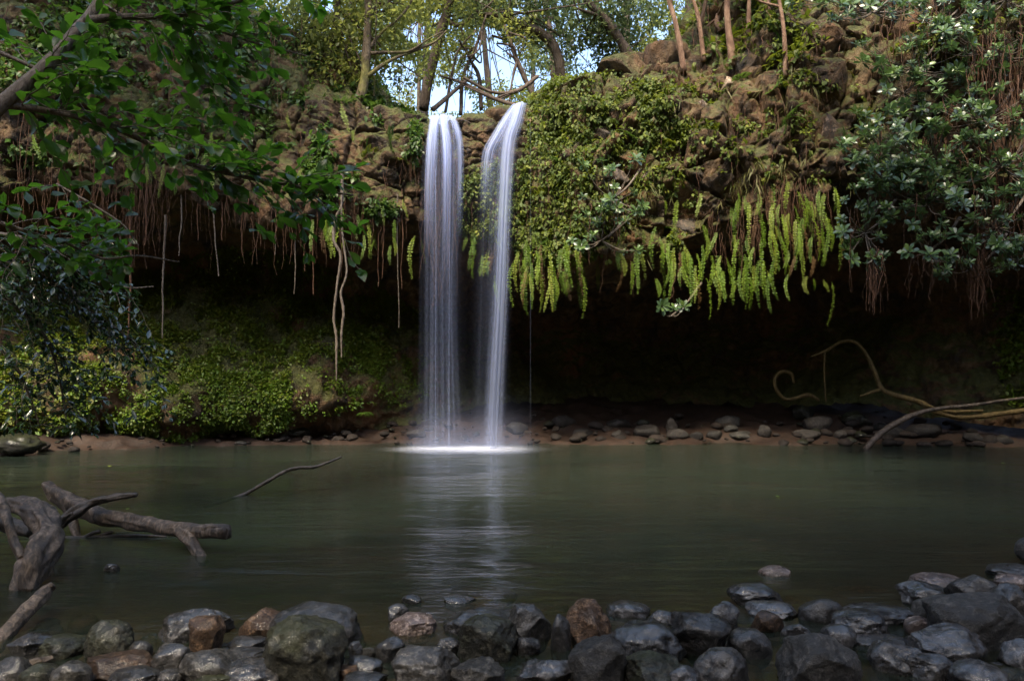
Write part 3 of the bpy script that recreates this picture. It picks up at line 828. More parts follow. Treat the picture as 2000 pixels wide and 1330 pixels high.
FAR = [
 ((1300, 815, 1323, 850), 'wet', 'dark upright stone on the far shore left of the pale stone pile'),
 ((1300, 836, 1346, 860), 'damp', 'low grey stone at the far water edge beside the dark upright stone'),
 ((1345, 842, 1374, 861), 'wet', 'small wet stone at the far water edge left of the pale stone pile'),
 ((1377, 840, 1414, 862), 'damp', 'rounded grey stone at the foot of the pale stone pile'),
 ((1397, 811, 1444, 838), 'dry', 'pale flat-topped stone crowning the pile on the far shore'),
 ((1413, 829, 1442, 847), 'dry', 'small pale stone in the middle of the far shore pile'),
 ((1424, 841, 1479, 862), 'dry', 'wide greenish grey stone at the right foot of the far pile'),
 ((1478, 829, 1507, 857), 'wet', 'blue-grey stone right of the far pile'),
 ((1547, 790, 1589, 824), 'moss', 'round olive boulder on the far shore below the curled root'),
 ((1569, 811, 1628, 848), 'damp', 'dark humped boulder in front of the round olive boulder'),
 ((1549, 838, 1604, 863), 'damp', 'low olive rock at the far water edge under the humped boulder'),
 ((1640, 803, 1692, 836), 'moss', 'brown jagged rock on the far shore with moss beside it'),
 ((1678, 773, 1704, 792), 'moss', 'small mossy block high on the far shore under the arching root'),
 ((1707, 824, 1737, 844), 'dry', 'small pale stone behind the leaning branch'),
 ((1724, 828, 1764, 860), 'damp', 'rounded stone just under the leaning branch'),
 ((1768, 826, 1844, 858), 'wet', 'long dark rock on the far shore right of the leaning branch'),
 ((1878, 844, 1922, 867), 'damp', 'low stone at the far water edge near the right frame edge'),
 ((1938, 848, 1978, 869), 'wet', 'last low stone at the far right water edge'),
 ((1628, 839, 1654, 862), 'damp', 'little stone at the far water edge below the jagged rock'),
 ((988, 824, 1032, 852), 'wet', 'dark flat-topped rock right of the foot of the falls'),
 ((1078, 811, 1127, 837), 'wet', 'dark oval rock on the shore right of the falls'),
 ((1184, 817, 1232, 839), 'damp', 'grey lens-shaped rock on the cave shore'),
 ((1194, 839, 1217, 858), 'wet', 'small shiny rock at the water edge below the lens-shaped rock'),
 ((1238, 829, 1292, 858), 'damp', 'lumpy grey rock at the cave water edge'),
 ((1118, 836, 1160, 856), 'wet', 'low dark rock at the water edge below the dark oval rock'),
 ((544, 831, 607, 857), 'moss', 'dark green rock at the far water edge left of the falls'),
 ((794, 838, 832, 858), 'wet', 'dark rock just left of the foot of the falls'),
 ((110, 824, 214, 868), 'moss', 'mossy boulder at the far left water edge under the shrub'),
 ((-20, 846, 80, 894), 'moss', 'mossy hump of rock at the far left frame edge'),
 ((458, 861, 484, 871), 'dry', 'tiny pale stone in the water by the left bank'),
 ((225, 838, 300, 872), 'moss', 'low dark rock right of the mossy boulder on the left bank'),
 ((640, 820, 700, 850), 'damp', 'brown rock on the far shore under the hanging vine'),
]
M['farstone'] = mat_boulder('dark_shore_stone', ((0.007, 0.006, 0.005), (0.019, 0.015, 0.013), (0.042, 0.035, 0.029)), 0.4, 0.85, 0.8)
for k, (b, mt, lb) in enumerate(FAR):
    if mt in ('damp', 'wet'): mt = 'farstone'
    zg = 0.0 if b[3] > 845 else 0.25
    Y = None
    q = shbvh.ray_cast(Vector((0, 0, CAMH)), Vector(at((b[0] + b[2]) / 2, b[3] - 3, 1.0) - np.array([0, 0, CAMH])).normalized())[0]
    if q is not None: Y = q[1] + 0.3 * (b[2] - b[0]) / FPX * q[1]
    if b[0] < 300: Y = ywater(b[3] - 3) + 0.2
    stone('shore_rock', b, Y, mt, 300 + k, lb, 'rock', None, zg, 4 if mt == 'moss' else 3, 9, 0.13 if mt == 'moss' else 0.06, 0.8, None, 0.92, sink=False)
peb = [make_mesh('pebble', *rock_shape(950 + k, 2, 6, (0.65, 0.95), 0.05)) for k in range(5)]
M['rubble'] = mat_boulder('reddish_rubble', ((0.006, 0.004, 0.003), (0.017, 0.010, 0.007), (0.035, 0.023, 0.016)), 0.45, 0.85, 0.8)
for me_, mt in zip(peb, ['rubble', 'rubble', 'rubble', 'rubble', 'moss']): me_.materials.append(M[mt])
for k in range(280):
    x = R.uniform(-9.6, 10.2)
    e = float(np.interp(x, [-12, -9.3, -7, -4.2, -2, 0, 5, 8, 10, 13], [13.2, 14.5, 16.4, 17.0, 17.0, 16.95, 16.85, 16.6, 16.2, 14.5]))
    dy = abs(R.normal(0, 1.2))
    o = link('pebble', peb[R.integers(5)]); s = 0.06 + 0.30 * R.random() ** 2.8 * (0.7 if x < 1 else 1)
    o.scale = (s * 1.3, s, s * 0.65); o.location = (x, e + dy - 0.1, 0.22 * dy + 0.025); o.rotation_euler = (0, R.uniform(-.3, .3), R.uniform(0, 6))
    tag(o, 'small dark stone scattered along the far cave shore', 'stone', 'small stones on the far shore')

# stones of the cliff face, one piece each
BLOCKS = [
 ((1538, 98, 1645, 222), 'block'), ((1632, 90, 1728, 232), 'block'), ((1715, 120, 1800, 245), 'block'), ((1560, 60, 1650, 108), 'block'),
 ((1250, 78, 1350, 185), 'block'), ((1160, 108, 1275, 195), 'block'), ((1080, 142, 1190, 215), 'block'), ((1330, 100, 1400, 150), 'block'),
 ((1390, 150, 1450, 190), 'blockpink'), ((1428, 168, 1492, 218), 'blockpink'), ((1240, 328, 1292, 372), 'blockdark'), ((1285, 315, 1342, 352), 'blockdark'),
 ((1243, 380, 1288, 425), 'blockdark'), ((1280, 375, 1326, 414), 'blockpink'), ((1318, 238, 1352, 300), 'blockdark'), ((1340, 255, 1396, 312), 'blockdark'),
 ((1350, 200, 1390, 252), 'blockpink'), ((1298, 268, 1346, 302), 'blockdark'), ((1372, 285, 1545, 420), 'blockpink'), ((1410, 235, 1500, 330), 'blockpink'),
 ((1375, 395, 1470, 485), 'blockdark'), ((1530, 262, 1590, 325), 'block'), ((1588, 228, 1655, 302), 'blockdark'), ((1615, 255, 1705, 335), 'block'),
 ((1478, 205, 1540, 300), 'blockdark'), ((1555, 205, 1608, 285), 'block'), ((1150, 250, 1215, 300), 'blockdark'), ((1205, 290, 1260, 335), 'blockdark'),
 ((1165, 330, 1230, 372), 'blockdark'), ((1320, 340, 1375, 392), 'blockdark'), ((1300, 425, 1372, 480), 'blockdark'), ((1225, 440, 1290, 488), 'blockdark'),
 ((1690, 255, 1760, 320), 'block'), ((1540, 320, 1620, 372), 'block'), ((1620, 325, 1690, 372), 'block'), ((1330, 480, 1400, 520), 'blockdark'),
 ((1440, 110, 1500, 160), 'block'), ((1490, 60, 1560, 120), 'block'), ((1640, 30, 1730, 95), 'block'), ((1370, 205, 1430, 260), 'blockpink'),
 ((880, 232, 940, 262), 'blockdark'), ((905, 255, 950, 290), 'blockdark'), ((890, 285, 940, 322), 'blockdark'), ((770, 215, 835, 255), 'blockdark'),
 ((180, 110, 290, 180), 'block'), ((60, 150, 150, 215), 'block'),
]
for k, (b, mt) in enumerate(BLOCKS):
    p, n = hit((b[0] + b[2]) / 2, (b[1] + b[3]) / 2)
    if p is None: p = at((b[0] + b[2]) / 2, (b[1] + b[3]) / 2, 17.2)
    Yc = p[1] + 0.40 * (b[2] - b[0]) / FPX * p[1]
    if mt == 'block' or k % 2: mt = 'cliff'
    stone('rock_block', b, Yc, mt, 500 + k, parent=cliff, zg=-50, sub=4, planes=22, rough=0.05, dr=1.0, soft=1.0, cut=(0.5, 0.78), sink=False)

# ------------------------------------------------------------------ driftwood, sticks, roots
def wood(name, strands, mat, label, cat, knots=0.18, sides=14, part='stem', n=40, group=None):
    """strands: list of (part name, [(px, py, Y, radius_px)...])"""
    first = strands[0][1][0]
    base = at(first[0], first[1], first[2])
    root = empty(name, base, label, cat, group)
    for k, (pn, pts) in enumerate(strands):
        C4 = np.array([[*at(a, b, Y), r / FPX * Y] for a, b, Y, r in pts])
        C4 = curve(C4, n * 2)
        V, Fs = tube(C4[:, :3] - base, C4[:, 3], sides * 2 if sides > 8 else sides, knots * 1.5, 40 + k + int(first[0]))
        mb = MB(); mb.add(V, Fs)
        mb.build(pn, M[mat], root)
    return root
wood('driftwood_log', [('trunk', [(88, 946, 7.35, 9), (110, 965, 7.3, 15), (150, 988, 7.2, 18), (205, 1010, 7.0, 16), (270, 1021, 6.8, 15), (340, 1032, 6.55, 14), (400, 1036, 6.4, 13), (443, 1040, 6.3, 15)]),
   ('branch_stub', [(352, 1034, 6.5, 13), (372, 1055, 6.4, 12), (388, 1080, 6.3, 10), (400, 1100, 6.25, 9)]), ('branch_stub', [(128, 975, 7.2, 11), (140, 1010, 7.15, 9), (150, 1050, 7.05, 8)]),
   ('broken_end', [(400, 1030, 6.38, 8), (430, 1030, 6.32, 7), (446, 1036, 6.3, 4), (440, 1052, 6.28, 3)])], 'log', 'long broken driftwood log on two stubs above the water', 'log', 0.16)
wood('forked_branch', [('stem', [(95, 1045, 6.75, 11), (125, 1015, 6.8, 10), (155, 995, 6.85, 11), (182, 980, 6.9, 8), (225, 971, 6.9, 7), (267, 966, 6.9, 5)]), ('twig', [(105, 1028, 6.7, 5), (125, 1012, 6.65, 4), (140, 1002, 6.6, 3)])],
     'logdark', 'dark branch crossing over the long driftwood log', 'branch')
wood('twisted_stump', [('trunk', [(5, 985, 6.1, 12), (40, 990, 6.0, 17), (75, 1003, 5.85, 22), (92, 1035, 5.7, 21), (88, 1068, 5.55, 32), (68, 1100, 5.4, 34), (55, 1130, 5.32, 28), (48, 1160, 5.25, 20)])],
     'log', 'thick twisted pale stump standing in the water at the left edge', 'stump', 0.26, 22, n=60)
wood('leaning_branch', [('stem', [(-20, 950, 5.7, 9), (5, 985, 5.6, 10), (18, 1025, 5.5, 9), (30, 1065, 5.45, 9), (42, 1090, 5.4, 7)])], 'log', 'bent brown branch leaning on the twisted stump at the left frame edge', 'branch', 0.15)
wood('sunken_log', [('trunk', [(-30, 1010, 6.4, 15), (20, 1025, 6.4, 15), (60, 1038, 6.4, 13)])], 'logdark', 'short dark wet log half hidden behind the twisted stump', 'log', 0.15)
wood('floating_stick', [('stem', [(-20, 1055, 6.95, 4), (130, 1051, 7.0, 4.5), (240, 1046, 7.0, 4), (325, 1048, 7.0, 3)]), ('twig', [(165, 1050, 7.0, 4), (180, 1041, 7.0, 4), (196, 1037, 7.0, 4)]), ('twig', [(190, 1048, 7.0, 3), (206, 1042, 7.0, 3), (220, 1039, 7.0, 3)])],
     'logdark', 'thin black stick floating under the driftwood log', 'stick', 0.1, 8)
wood('broken_branch', [('stem', [(-25, 1285, 4.15, 15), (10, 1240, 4.3, 15), (45, 1200, 4.45, 14), (75, 1170, 4.6, 14), (92, 1152, 4.7, 12), (104, 1142, 4.72, 9)])], 'log', 'mottled broken branch lying up from the lower left corner', 'branch', 0.14)
wood('bark_strip', [('bark', [(8, 1308, 3.8, 8), (40, 1304, 3.82, 11), (75, 1294, 3.85, 9), (103, 1283, 3.9, 3)])], 'log', 'small strip of brown bark on the bottom left stones', 'bark', 0.35)
wood('thin_stick', [('stem', [(400, 990, 9.0, 3.4), (475, 966, 9.5, 3.6), (520, 941, 9.6, 3.6), (568, 916, 9.7, 3.5), (612, 912, 9.8, 3), (640, 903, 9.9, 2.6), (667, 892, 10, 2.0)]), ('twig', [(608, 912, 9.8, 2), (614, 916, 9.8, 1.2)])],
     'logdark', 'thin bare stick poking out of the open pool', 'stick', 0.1, 8)
wood('leaning_bough', [('stem', [(1690, 878, 16.0, 6.0), (1712, 853, 16.1, 6.0), (1745, 830, 16.2, 6.0), (1790, 808, 16.2, 4.9), (1840, 797, 16.1, 4.0), (1900, 791, 15.9, 3.4), (1960, 782, 15.6, 3.0), (2060, 770, 15.2, 2.6)])],
     'log', 'smooth brown bough leaning from the far right bank into the water', 'branch', 0.08, 10)
wood('arching_root', [('stem', [(1585, 696, 18.2, 1.3), (1612, 686, 18.1, 2.6), (1642, 668, 18.0, 3.2), (1670, 668, 17.9, 3.2), (1692, 692, 17.8, 3.2), (1708, 725, 17.6, 3.9), (1722, 758, 17.5, 4.5), (1745, 770, 17.4, 5.2), (1780, 780, 17.2, 5.2), (1802, 788, 17.1, 5.9), (1825, 802, 17.0, 5.9), (1872, 814, 16.9, 5.9), (1930, 811, 16.7, 5.2), (2010, 800, 16.4, 4.5)]),
   ('side_root', [(1722, 760, 17.5, 3.2), (1705, 765, 17.4, 3.2), (1680, 774, 17.3, 2.0)]), ('side_root', [(1611, 687, 18.1, 2.0), (1610, 730, 18.1, 2.0), (1613, 785, 18.1, 1.3)]), ('side_root', [(1806, 790, 17.0, 3.2), (1850, 803, 16.9, 3.2), (1920, 802, 16.7, 2.6)])],
     'yellowroot', 'yellowish root arching over the far right shore', 'root', 0.12, 10, n=60)
wood('curled_root', [('stem', [(1600, 782, 18.3, 2.6), (1578, 771, 18.3, 4.0), (1552, 778, 18.3, 3.3), (1532, 778, 18.3, 3.3), (1516, 760, 18.3, 3.3), (1514, 738, 18.3, 3.3), (1528, 726, 18.3, 3.3), (1545, 730, 18.3, 3.3), (1551, 748, 18.3, 2.0)])], 'yellowroot', 'root curled into a ring in the dark of the cave', 'root', 0.08, 10)
wood('hanging_vine', [('stem', [(668, 330, 15.3, 3), (668, 395, 15.3, 2.4), (655, 430, 15.3, 2.8), (652, 470, 15.3, 3.2), (665, 500, 15.3, 2.8), (658, 560, 15.3, 2.4), (652, 620, 15.3, 2.6), (657, 660, 15.3, 2.8), (657, 700, 15.3, 2), (657, 745, 15.3, 0.8)]),
   ('stem', [(668, 330, 15.4, 2), (667, 400, 15.25, 1.8), (669, 460, 15.25, 2), (677, 530, 15.25, 2), (666, 572, 15.25, 2.4), (671, 610, 15.25, 2.8), (667, 650, 15.25, 2.2), (667, 700, 15.25, 1)])],
     'paleroot', 'pale twisted double vine hanging left of the falls', 'vine', 0.15, 8, n=60)
#@@SECTION3
# ------------------------------------------------------------------ falling water
def sheet(mb, left, right, nu, nv, bulge, power, vfade, wob=0.0, seed=0, vtop=0.0):
    L = curve([at(*p) for p in left], nv); Rr = curve([at(*p) for p in right], nv)
    uu = np.linspace(0, 1, nu); vv = np.linspace(0, 1, nv)
    V = L[None] * (1 - uu)[:, None, None] + Rr[None] * uu[:, None, None]
    V[..., 1] -= bulge * np.sin(np.pi * uu)[:, None]
    if wob:
        V[..., 1] += wob * fbm(np.stack([np.repeat(uu[:, None] * 7, nv, 1), np.repeat(vv[None] * 1.2, nu, 0), 0 * V[..., 0] + seed], -1), seed, 3)
    e = np.sin(np.pi * uu)[:, None] ** power * np.interp(vv, *vfade)[None]
    i, j = np.meshgrid(np.arange(nu - 1), np.arange(nv - 1), indexing='ij'); A = i * nv + j
    uv = np.stack([np.repeat(uu[:, None], nv, 1), np.repeat(vv[None], nu, 0)], -1).reshape(-1, 2)
    mb.add(V.reshape(-1, 3), np.stack([A, A + 1, A + nv + 1, A + nv], -1).reshape(-1, 4), e.ravel(), uv)

def fall_layers(root, base, layers):
    for k, (pn, left, right, dens, su, sv, bulge, power, vfade, lo, hi_) in enumerate(layers):
        mb = MB()
        sheet(mb, left, right, 40, 90, bulge, power, vfade, 0.10, k + 3)
        mb.build(pn, mat_fall(pn + '_water', dens, su, sv, k + len(layers), lo, hi_), root, True, base)
def shift(pts, dx, dY): return [(a + dx, b, c + dY) for a, b, c in pts]
LL = [(850, 244, 17.7), (838, 228, 16.85), (838, 238, 16.35), (829, 290, 16.1), (823, 380, 15.95), (821, 500, 15.85), (819, 700, 15.75), (814, 876, 15.7)]
LR = [(884, 244, 17.7), (887, 226, 16.85), (896, 240, 16.35), (905, 292, 16.1), (905, 400, 15.95), (901, 600, 15.85), (905, 740, 15.75), (912, 876, 15.7)]
base = at(865, 878, 15.72)
lf = empty('waterfall', base, 'left waterfall, the wider white veil of the pair', 'waterfall', 'twin waterfalls')
fall_layers(lf, base, [
  ('stream', [(848, 244, 17.7), (841, 228, 16.85), (838, 242, 16.35), (831, 290, 16.08), (827, 380, 15.92), (826, 500, 15.84)], [(862, 244, 17.7), (859, 227, 16.85), (858, 244, 16.3), (856, 292, 16.05), (852, 380, 15.9), (850, 500, 15.82)], 1.7, 4, 0.8, 0.10, 0.8, ([0, .1, .5, 1], [0.6, 1, .95, 0.0]), 0.28, 0.62),
  ('stream', [(862, 244, 17.7), (857, 228, 16.85), (858, 244, 16.25), (861, 292, 15.98), (862, 380, 15.85), (862, 560, 15.76)], [(876, 244, 17.7), (876, 227, 16.85), (877, 246, 16.25), (884, 292, 15.98), (884, 380, 15.85), (882, 560, 15.76)], 1.7, 4, 0.8, 0.10, 0.8, ([0, .1, .45, 1], [0.6, 1, .95, 0.0]), 0.28, 0.62),
  ('stream', [(872, 246, 17.7), (872, 229, 16.85), (882, 246, 16.35), (891, 285, 16.1), (892, 380, 15.95), (892, 470, 15.86)], [(886, 246, 17.7), (888, 229, 16.85), (898, 247, 16.35), (906, 286, 16.1), (906, 380, 15.95), (904, 470, 15.86)], 1.4, 3, 0.8, 0.08, 0.8, ([0, .1, .5, 1], [0.3, 1, .7, 0.0]), 0.28, 0.62),
  ('veil', LL, LR, 0.62, 9, 0.5, 0.15, 1.2, ([0, .06, .3, .6, 1], [0.0, .55, .75, .5, .36]), 0.42, 0.70),
  ('veil', shift(LL, -3, -.1), shift(LR, 2, -.1), 0.44, 14, 0.35, 0.12, 0.9, ([0, .1, .4, 1], [0, .5, .6, .42]), 0.44, 0.70),
  ('veil', [(a - (6 if b > 300 else 0), b, c + .12) for a, b, c in LL], [(a + (16 if b > 300 else 0), b, c + .12) for a, b, c in LR], 0.07, 5, 0.3, 0.1, 1.3, ([0, .15, .5, 1], [0, .6, .8, .9]), 0.25, 0.7)])
for px, r, y0 in ((850.5, 0.9, 330), (877, 1.0, 300)):
    mb = MB()
    pth = curve([at(px + (3 if px > 870 else 0), y0, 15.9), at(px + 1, 500, 15.8), at(px, 700, 15.74), at(px, 876, 15.7)], 40)
    mb.add(*tube(pth, r / FPX * 15.8, 6, 0.3, int(px)), tint=1.0)
    mb.build('strand', None, lf, True, base).data.materials.append(mat_fall('strand_water', 0.26, 1, 3, 2, 0.1, 0.5))
RL = [(1012, 226, 17.9), (1003, 207, 16.95), (984, 228, 16.5), (962, 262, 16.2), (942, 298, 16.0), (936, 345, 15.9), (934, 450, 15.8), (928, 650, 15.72), (920, 876, 15.66)]
RRr = [(1030, 224, 17.9), (1032, 204, 16.95), (1027, 230, 16.5), (1017, 268, 16.2), (1011, 310, 16.0), (1006, 400, 15.9), (1001, 500, 15.8), (993, 700, 15.72), (992, 876, 15.66)]
base = at(965, 878, 15.68)
rf = empty('waterfall', base, 'right waterfall, slanting off the higher ledge into a narrow rope', 'waterfall', 'twin waterfalls')
fall_layers(rf, base, [
  ('stream', [(1012, 226, 17.9), (1001, 207, 16.95), (982, 228, 16.5), (960, 262, 16.2), (941, 298, 16.0), (937, 350, 15.9), (936, 420, 15.85)], [(1020, 226, 17.9), (1014, 206, 16.95), (1002, 228, 16.48), (986, 262, 16.18), (968, 300, 15.98), (963, 350, 15.88), (960, 420, 15.83)], 1.3, 5, 0.8, 0.12, 0.8, ([0, .08, .6, 1], [0.4, 1, .85, 0.0]), 0.28, 0.6),
  ('rope', [(1014, 226, 17.9), (1003, 207, 16.95), (988, 240, 16.3), (972, 290, 16.0), (966, 400, 15.8), (958, 560, 15.7), (945, 760, 15.62), (938, 876, 15.6)],
           [(1030, 224, 17.9), (1031, 204, 16.95), (1024, 240, 16.3), (1012, 290, 16.0), (1004, 400, 15.8), (999, 560, 15.7), (991, 760, 15.62), (988, 876, 15.6)], 1.0, 4, 0.4, 0.14, 1.5, ([0, .1, .45, 1], [0.3, 1, .75, .42]), 0.22, 0.6),
  ('veil', RL, RRr, 0.46, 7, 0.4, 0.15, 1.3, ([0, .1, .3, 1], [0, .7, .6, .4]), 0.42, 0.70),
  ('veil', [(a - (28 if b > 340 else 0), b, c + .15) for a, b, c in RL], [(a + (10 if b > 340 else 0), b, c + .15) for a, b, c in RRr], 0.05, 4, 0.3, 0.1, 1.3, ([0, .2, .5, 1], [0, .5, .8, .9]), 0.25, 0.7)])
for rt_, bs_, cxp in ((lf, at(865, 878, 15.72), 866), (rf, at(965, 878, 15.68), 966)):
    for q in range(3):
        mb = MB()
        sheet(mb, [(cxp - 62 - 9 * q, 800 - 20 * q, 15.75), (cxp - 76 - 9 * q, 850, 15.5), (cxp - 86 - 8 * q, 882, 15.3 - .1 * q)], [(cxp + 62 + 9 * q, 800 - 20 * q, 15.75), (cxp + 76 + 9 * q, 850, 15.5), (cxp + 86 + 8 * q, 882, 15.3 - .1 * q)], 30, 24, 0.35 + 0.12 * q, 1.3, ([0, .5, 1], [0, .35, 1]), 0.1, q)
        mb.build('spray', None, rt_, True, bs_).data.materials.append(mat_fall('spray_mist', 0.22, 1.5, 0.6, q + 2, 0.2, 0.75))
mb = MB(); tp = at(1035, 240, 15.75)
mb.add(*tube(curve([at(1035, 236, 16.0), at(1036, 300, 15.7), at(1036, 560, 15.6), at(1036, 872, 15.55)], 40) - at(1036, 872, 15.55), 0.9 / FPX * 15.7, 5, 0.3, 4), tint=1.0)
tr_ = mb.build('water_trickle', None, None, True, None, tuple(at(1036, 872, 15.55)))
tr_.data.materials.append(mat_fall('trickle_water', 0.03, 1, 4, 5, 0.3, 0.6))
tag(tr_, 'single thread of water falling right of both waterfalls', 'trickle')

fm, t, p, o = nodes('foam')
a = t.nodes.new('ShaderNodeAttribute'); a.attribute_name = 'tint'
df = t.nodes.new('ShaderNodeBsdfDiffuse'); df.inputs[0].default_value = (0.85, 0.87, 0.95, 1)
trn = t.nodes.new('ShaderNodeBsdfTransparent'); mx = t.nodes.new('ShaderNodeMixShader')
nf_ = noise(t, 1, 5, 0.6, world_pos(t, (1.6, 5, 1)))
t.links.new(math_(t, 'MULTIPLY', a.outputs['Fac'], math_(t, 'MULTIPLY', nf_, 1.15), True), mx.inputs[0])
t.links.new(trn.outputs[0], mx.inputs[1]); t.links.new(df.outputs[0], mx.inputs[2]); t.links.new(mx.outputs[0], o.inputs[0])
c0 = at(912, 877, 15.6)
th = np.linspace(0, 2 * np.pi, 72, endpoint=False); rr = np.linspace(0, 1, 26)
TH, RR = np.meshgrid(th, rr, indexing='ij')
fx = RR * np.cos(TH) * 2.1; fy = RR * np.sin(TH) * 1.5
tint = 0
for cx_, w_ in ((-0.45, 0.55), (0.42, 0.42), (0.0, 0.85)):
    tint = tint + (0.75 if w_ < .8 else 0.35) * np.exp(-((fx - cx_) / (w_ * 1.25)) ** 2 - (fy / 0.55) ** 2)
tint = 1.25 * tint * (1 - sstep(0.55, 1.0, RR)) * (0.75 + 0.45 * fbm(np.stack([fx * 3, fy * 2, 0 * fx], -1), 13, 4))
zz = 0.006 + 0.035 * np.clip(tint, 0, 1) * (0.6 + 0.4 * fbm(np.stack([fx * 4, fy * 4, 0 * fx], -1), 3, 3))
i, j = np.meshgrid(np.arange(72), np.arange(25), indexing='ij')
A = i * 26 + j; B = ((i + 1) % 72) * 26 + j
foam = link('foam', make_mesh('foam', np.stack([fx, fy, zz], -1).reshape(-1, 3), np.stack([A, A + 1, B + 1, B], -1).reshape(-1, 4), True, {'tint': np.clip(tint, 0, 1).ravel()}), fm, None, (float(c0[0]), 15.68, 0.004))
tag(foam, 'white foam where the twin falls hit the pool', 'foam', None, 'stuff')

# ------------------------------------------------------------------ vegetation on the rock
du = np.linalg.norm(np.gradient(G, axis=0), axis=-1); dv = np.linalg.norm(np.gradient(G, axis=1), axis=-1)
AREA = du * dv
UU = np.repeat(u[None], nx, 0)
def sample(weight, n):
    w = (weight * AREA).ravel(); w = w / w.sum()
    k = R.choice(len(w), n, p=w)
    return G.reshape(-1, 3)[k] + R.normal(0, 0.03, (n, 3)), NR.reshape(-1, 3)[k]
def cover(name, mat, weight, n, leaf, per, tmpl, width, droop, label, cat, lift=0.08, tilt=0.6, tintbias=None, upw=0.0):
    P, Nn = sample(weight, n)
    P = np.repeat(P, per, 0); Nn = np.repeat(Nn, per, 0); k = len(P)
    ax = Nn * tilt + rdir(k) * 0.8 + np.array([0, 0, -droop])
    pos = P + Nn * R.uniform(0, lift, k)[:, None] + R.normal(0, 0.03, (k, 3))
    up = Nn * 0.8 + np.array([0, 0, 0.6 + upw]) + rdir(k) * 0.4
    clump = np.repeat(R.random(n), per)
    tint = np.clip(clump * 0.6 + R.random(k) * 0.4, 0, 1)
    if tintbias is not None: tint = np.clip(tint * 0.7 + tintbias(P) * 0.3, 0, 1)
    mb = MB(); leaf_field(mb, pos, ax, up, leaf * R.uniform(0.55, 1.25, k), width, tmpl, tint)
    o = mb.build(name, M[mat], None, False)
    return tag(o, label, cat, None, 'stuff')
patch = fbm(G * 1.1, 61, 3); patch2 = fbm(G * 2.2, 67, 3)
facem = (UU > 4.05) & (UU < 8.6)
W = inpoly(GPX, GPY, [(1032, 200), (1085, 150), (1300, 140), (1350, 240), (1260, 330), (1240, 400), (1265, 480), (1180, 540), (1060, 530), (1000, 480), (900, 450), (905, 330), (950, 320), (1030, 300)]) & facem
cover('fern_cover', 'fern_leaf', W * np.clip(0.45 + 1.5 * patch2 + 0.5 * (GPX < 1160), 0.03, 1.6), 9500, 0.10, 4, LEAF_MID, 0.95, 0.95, 'dense yellow-green maidenhair ferns covering the wall right of the falls', 'fern')
W = inpoly(GPX, GPY, [(560, 190), (700, 190), (815, 230), (820, 420), (740, 420), (640, 400), (560, 330)]) & facem
cover('leafy_cover', 'left_leaf', W * np.clip(0.15 + 2.0 * patch, 0.0, 1.4), 3600, 0.13, 4, LEAF_MID, 0.9, 0.6, 'light green leafy plants on the brown wall left of the falls', 'plant')
W = inpoly(GPX, GPY, [(-200, -300), (640, -300), (860, 190), (700, 200), (560, 300), (300, 330), (-200, 330)]) & facem
cover('slope_cover', 'left_leaf', W * np.clip(0.25 + 1.6 * patch, 0.05, 1.5), 6000, 0.14, 4, LEAF_MID, 0.8, 0.5, 'mixed low plants on the shaded slope behind the left tree', 'plant')
W = inpoly(GPX, GPY, [(1330, 130), (1290, -400), (2300, -400), (2300, 120), (1700, 110), (1500, 130)]) & facem
cover('bank_cover', 'fern_leaf', W * np.clip(0.3 + 1.6 * patch, 0.03, 1.5), 4200, 0.17, 4, LEAF_MID, 0.8, 0.5, 'green ferns and moss on the upper right bank', 'fern')
W = inpoly(GPX, GPY, [(1250, 140), (1500, 120), (1760, 200), (1760, 360), (1500, 360), (1300, 500), (1200, 500), (1260, 330)]) & facem
cover('ledge_cover', 'fern_leaf', W * np.clip(1.6 * patch2 - 0.05, 0.0, 1.0), 1300, 0.11, 4, LEAF_MID, 0.9, 0.6, 'sparse yellow-green tufts on the rock ledges at right', 'plant')
cover('hanging_grass', 'grass', W * np.clip(1.6 * patch - 0.1, 0.0, 1.0), 170, 0.30, 5, LEAF_QUAD, 0.10, 1.3, 'dry brown grass hanging from the right ledges', 'grass', 0.1, 0.5)
backm = (UU < 2.75)
W = inpoly(GPX, GPY, [(100, 640), (300, 520), (480, 470), (700, 540), (830, 620), (830, 790), (700, 790), (600, 820), (450, 862), (330, 875), (100, 880)]) & backm
lowb = lambda P: 1 - sstep(0.8, 3.0, P[:, 2])
cover('wall_moss', 'moss_leaf', W * np.clip(0.35 + 2.2 * patch2, 0.02, 1.6), 24000, 0.066, 4, LEAF_QUAD, 1.1, 0.3, 'bright green moss and tiny ferns on the left cave wall', 'moss', 0.05, 0.8, lowb)
W = (inpoly(GPX, GPY, [(1930, 560), (2100, 560), (2100, 790), (1960, 790)]) | inpoly(GPX, GPY, [(-100, 560), (150, 600), (200, 860), (-100, 880)])) & backm
cover('corner_moss', 'moss_leaf', W * np.clip(0.4 + 1.5 * patch2, 0.02, 1.5), 3500, 0.10, 4, LEAF_QUAD, 1.0, 0.3, 'dim green moss in the far corners of the cave wall', 'moss', 0.05, 0.8)

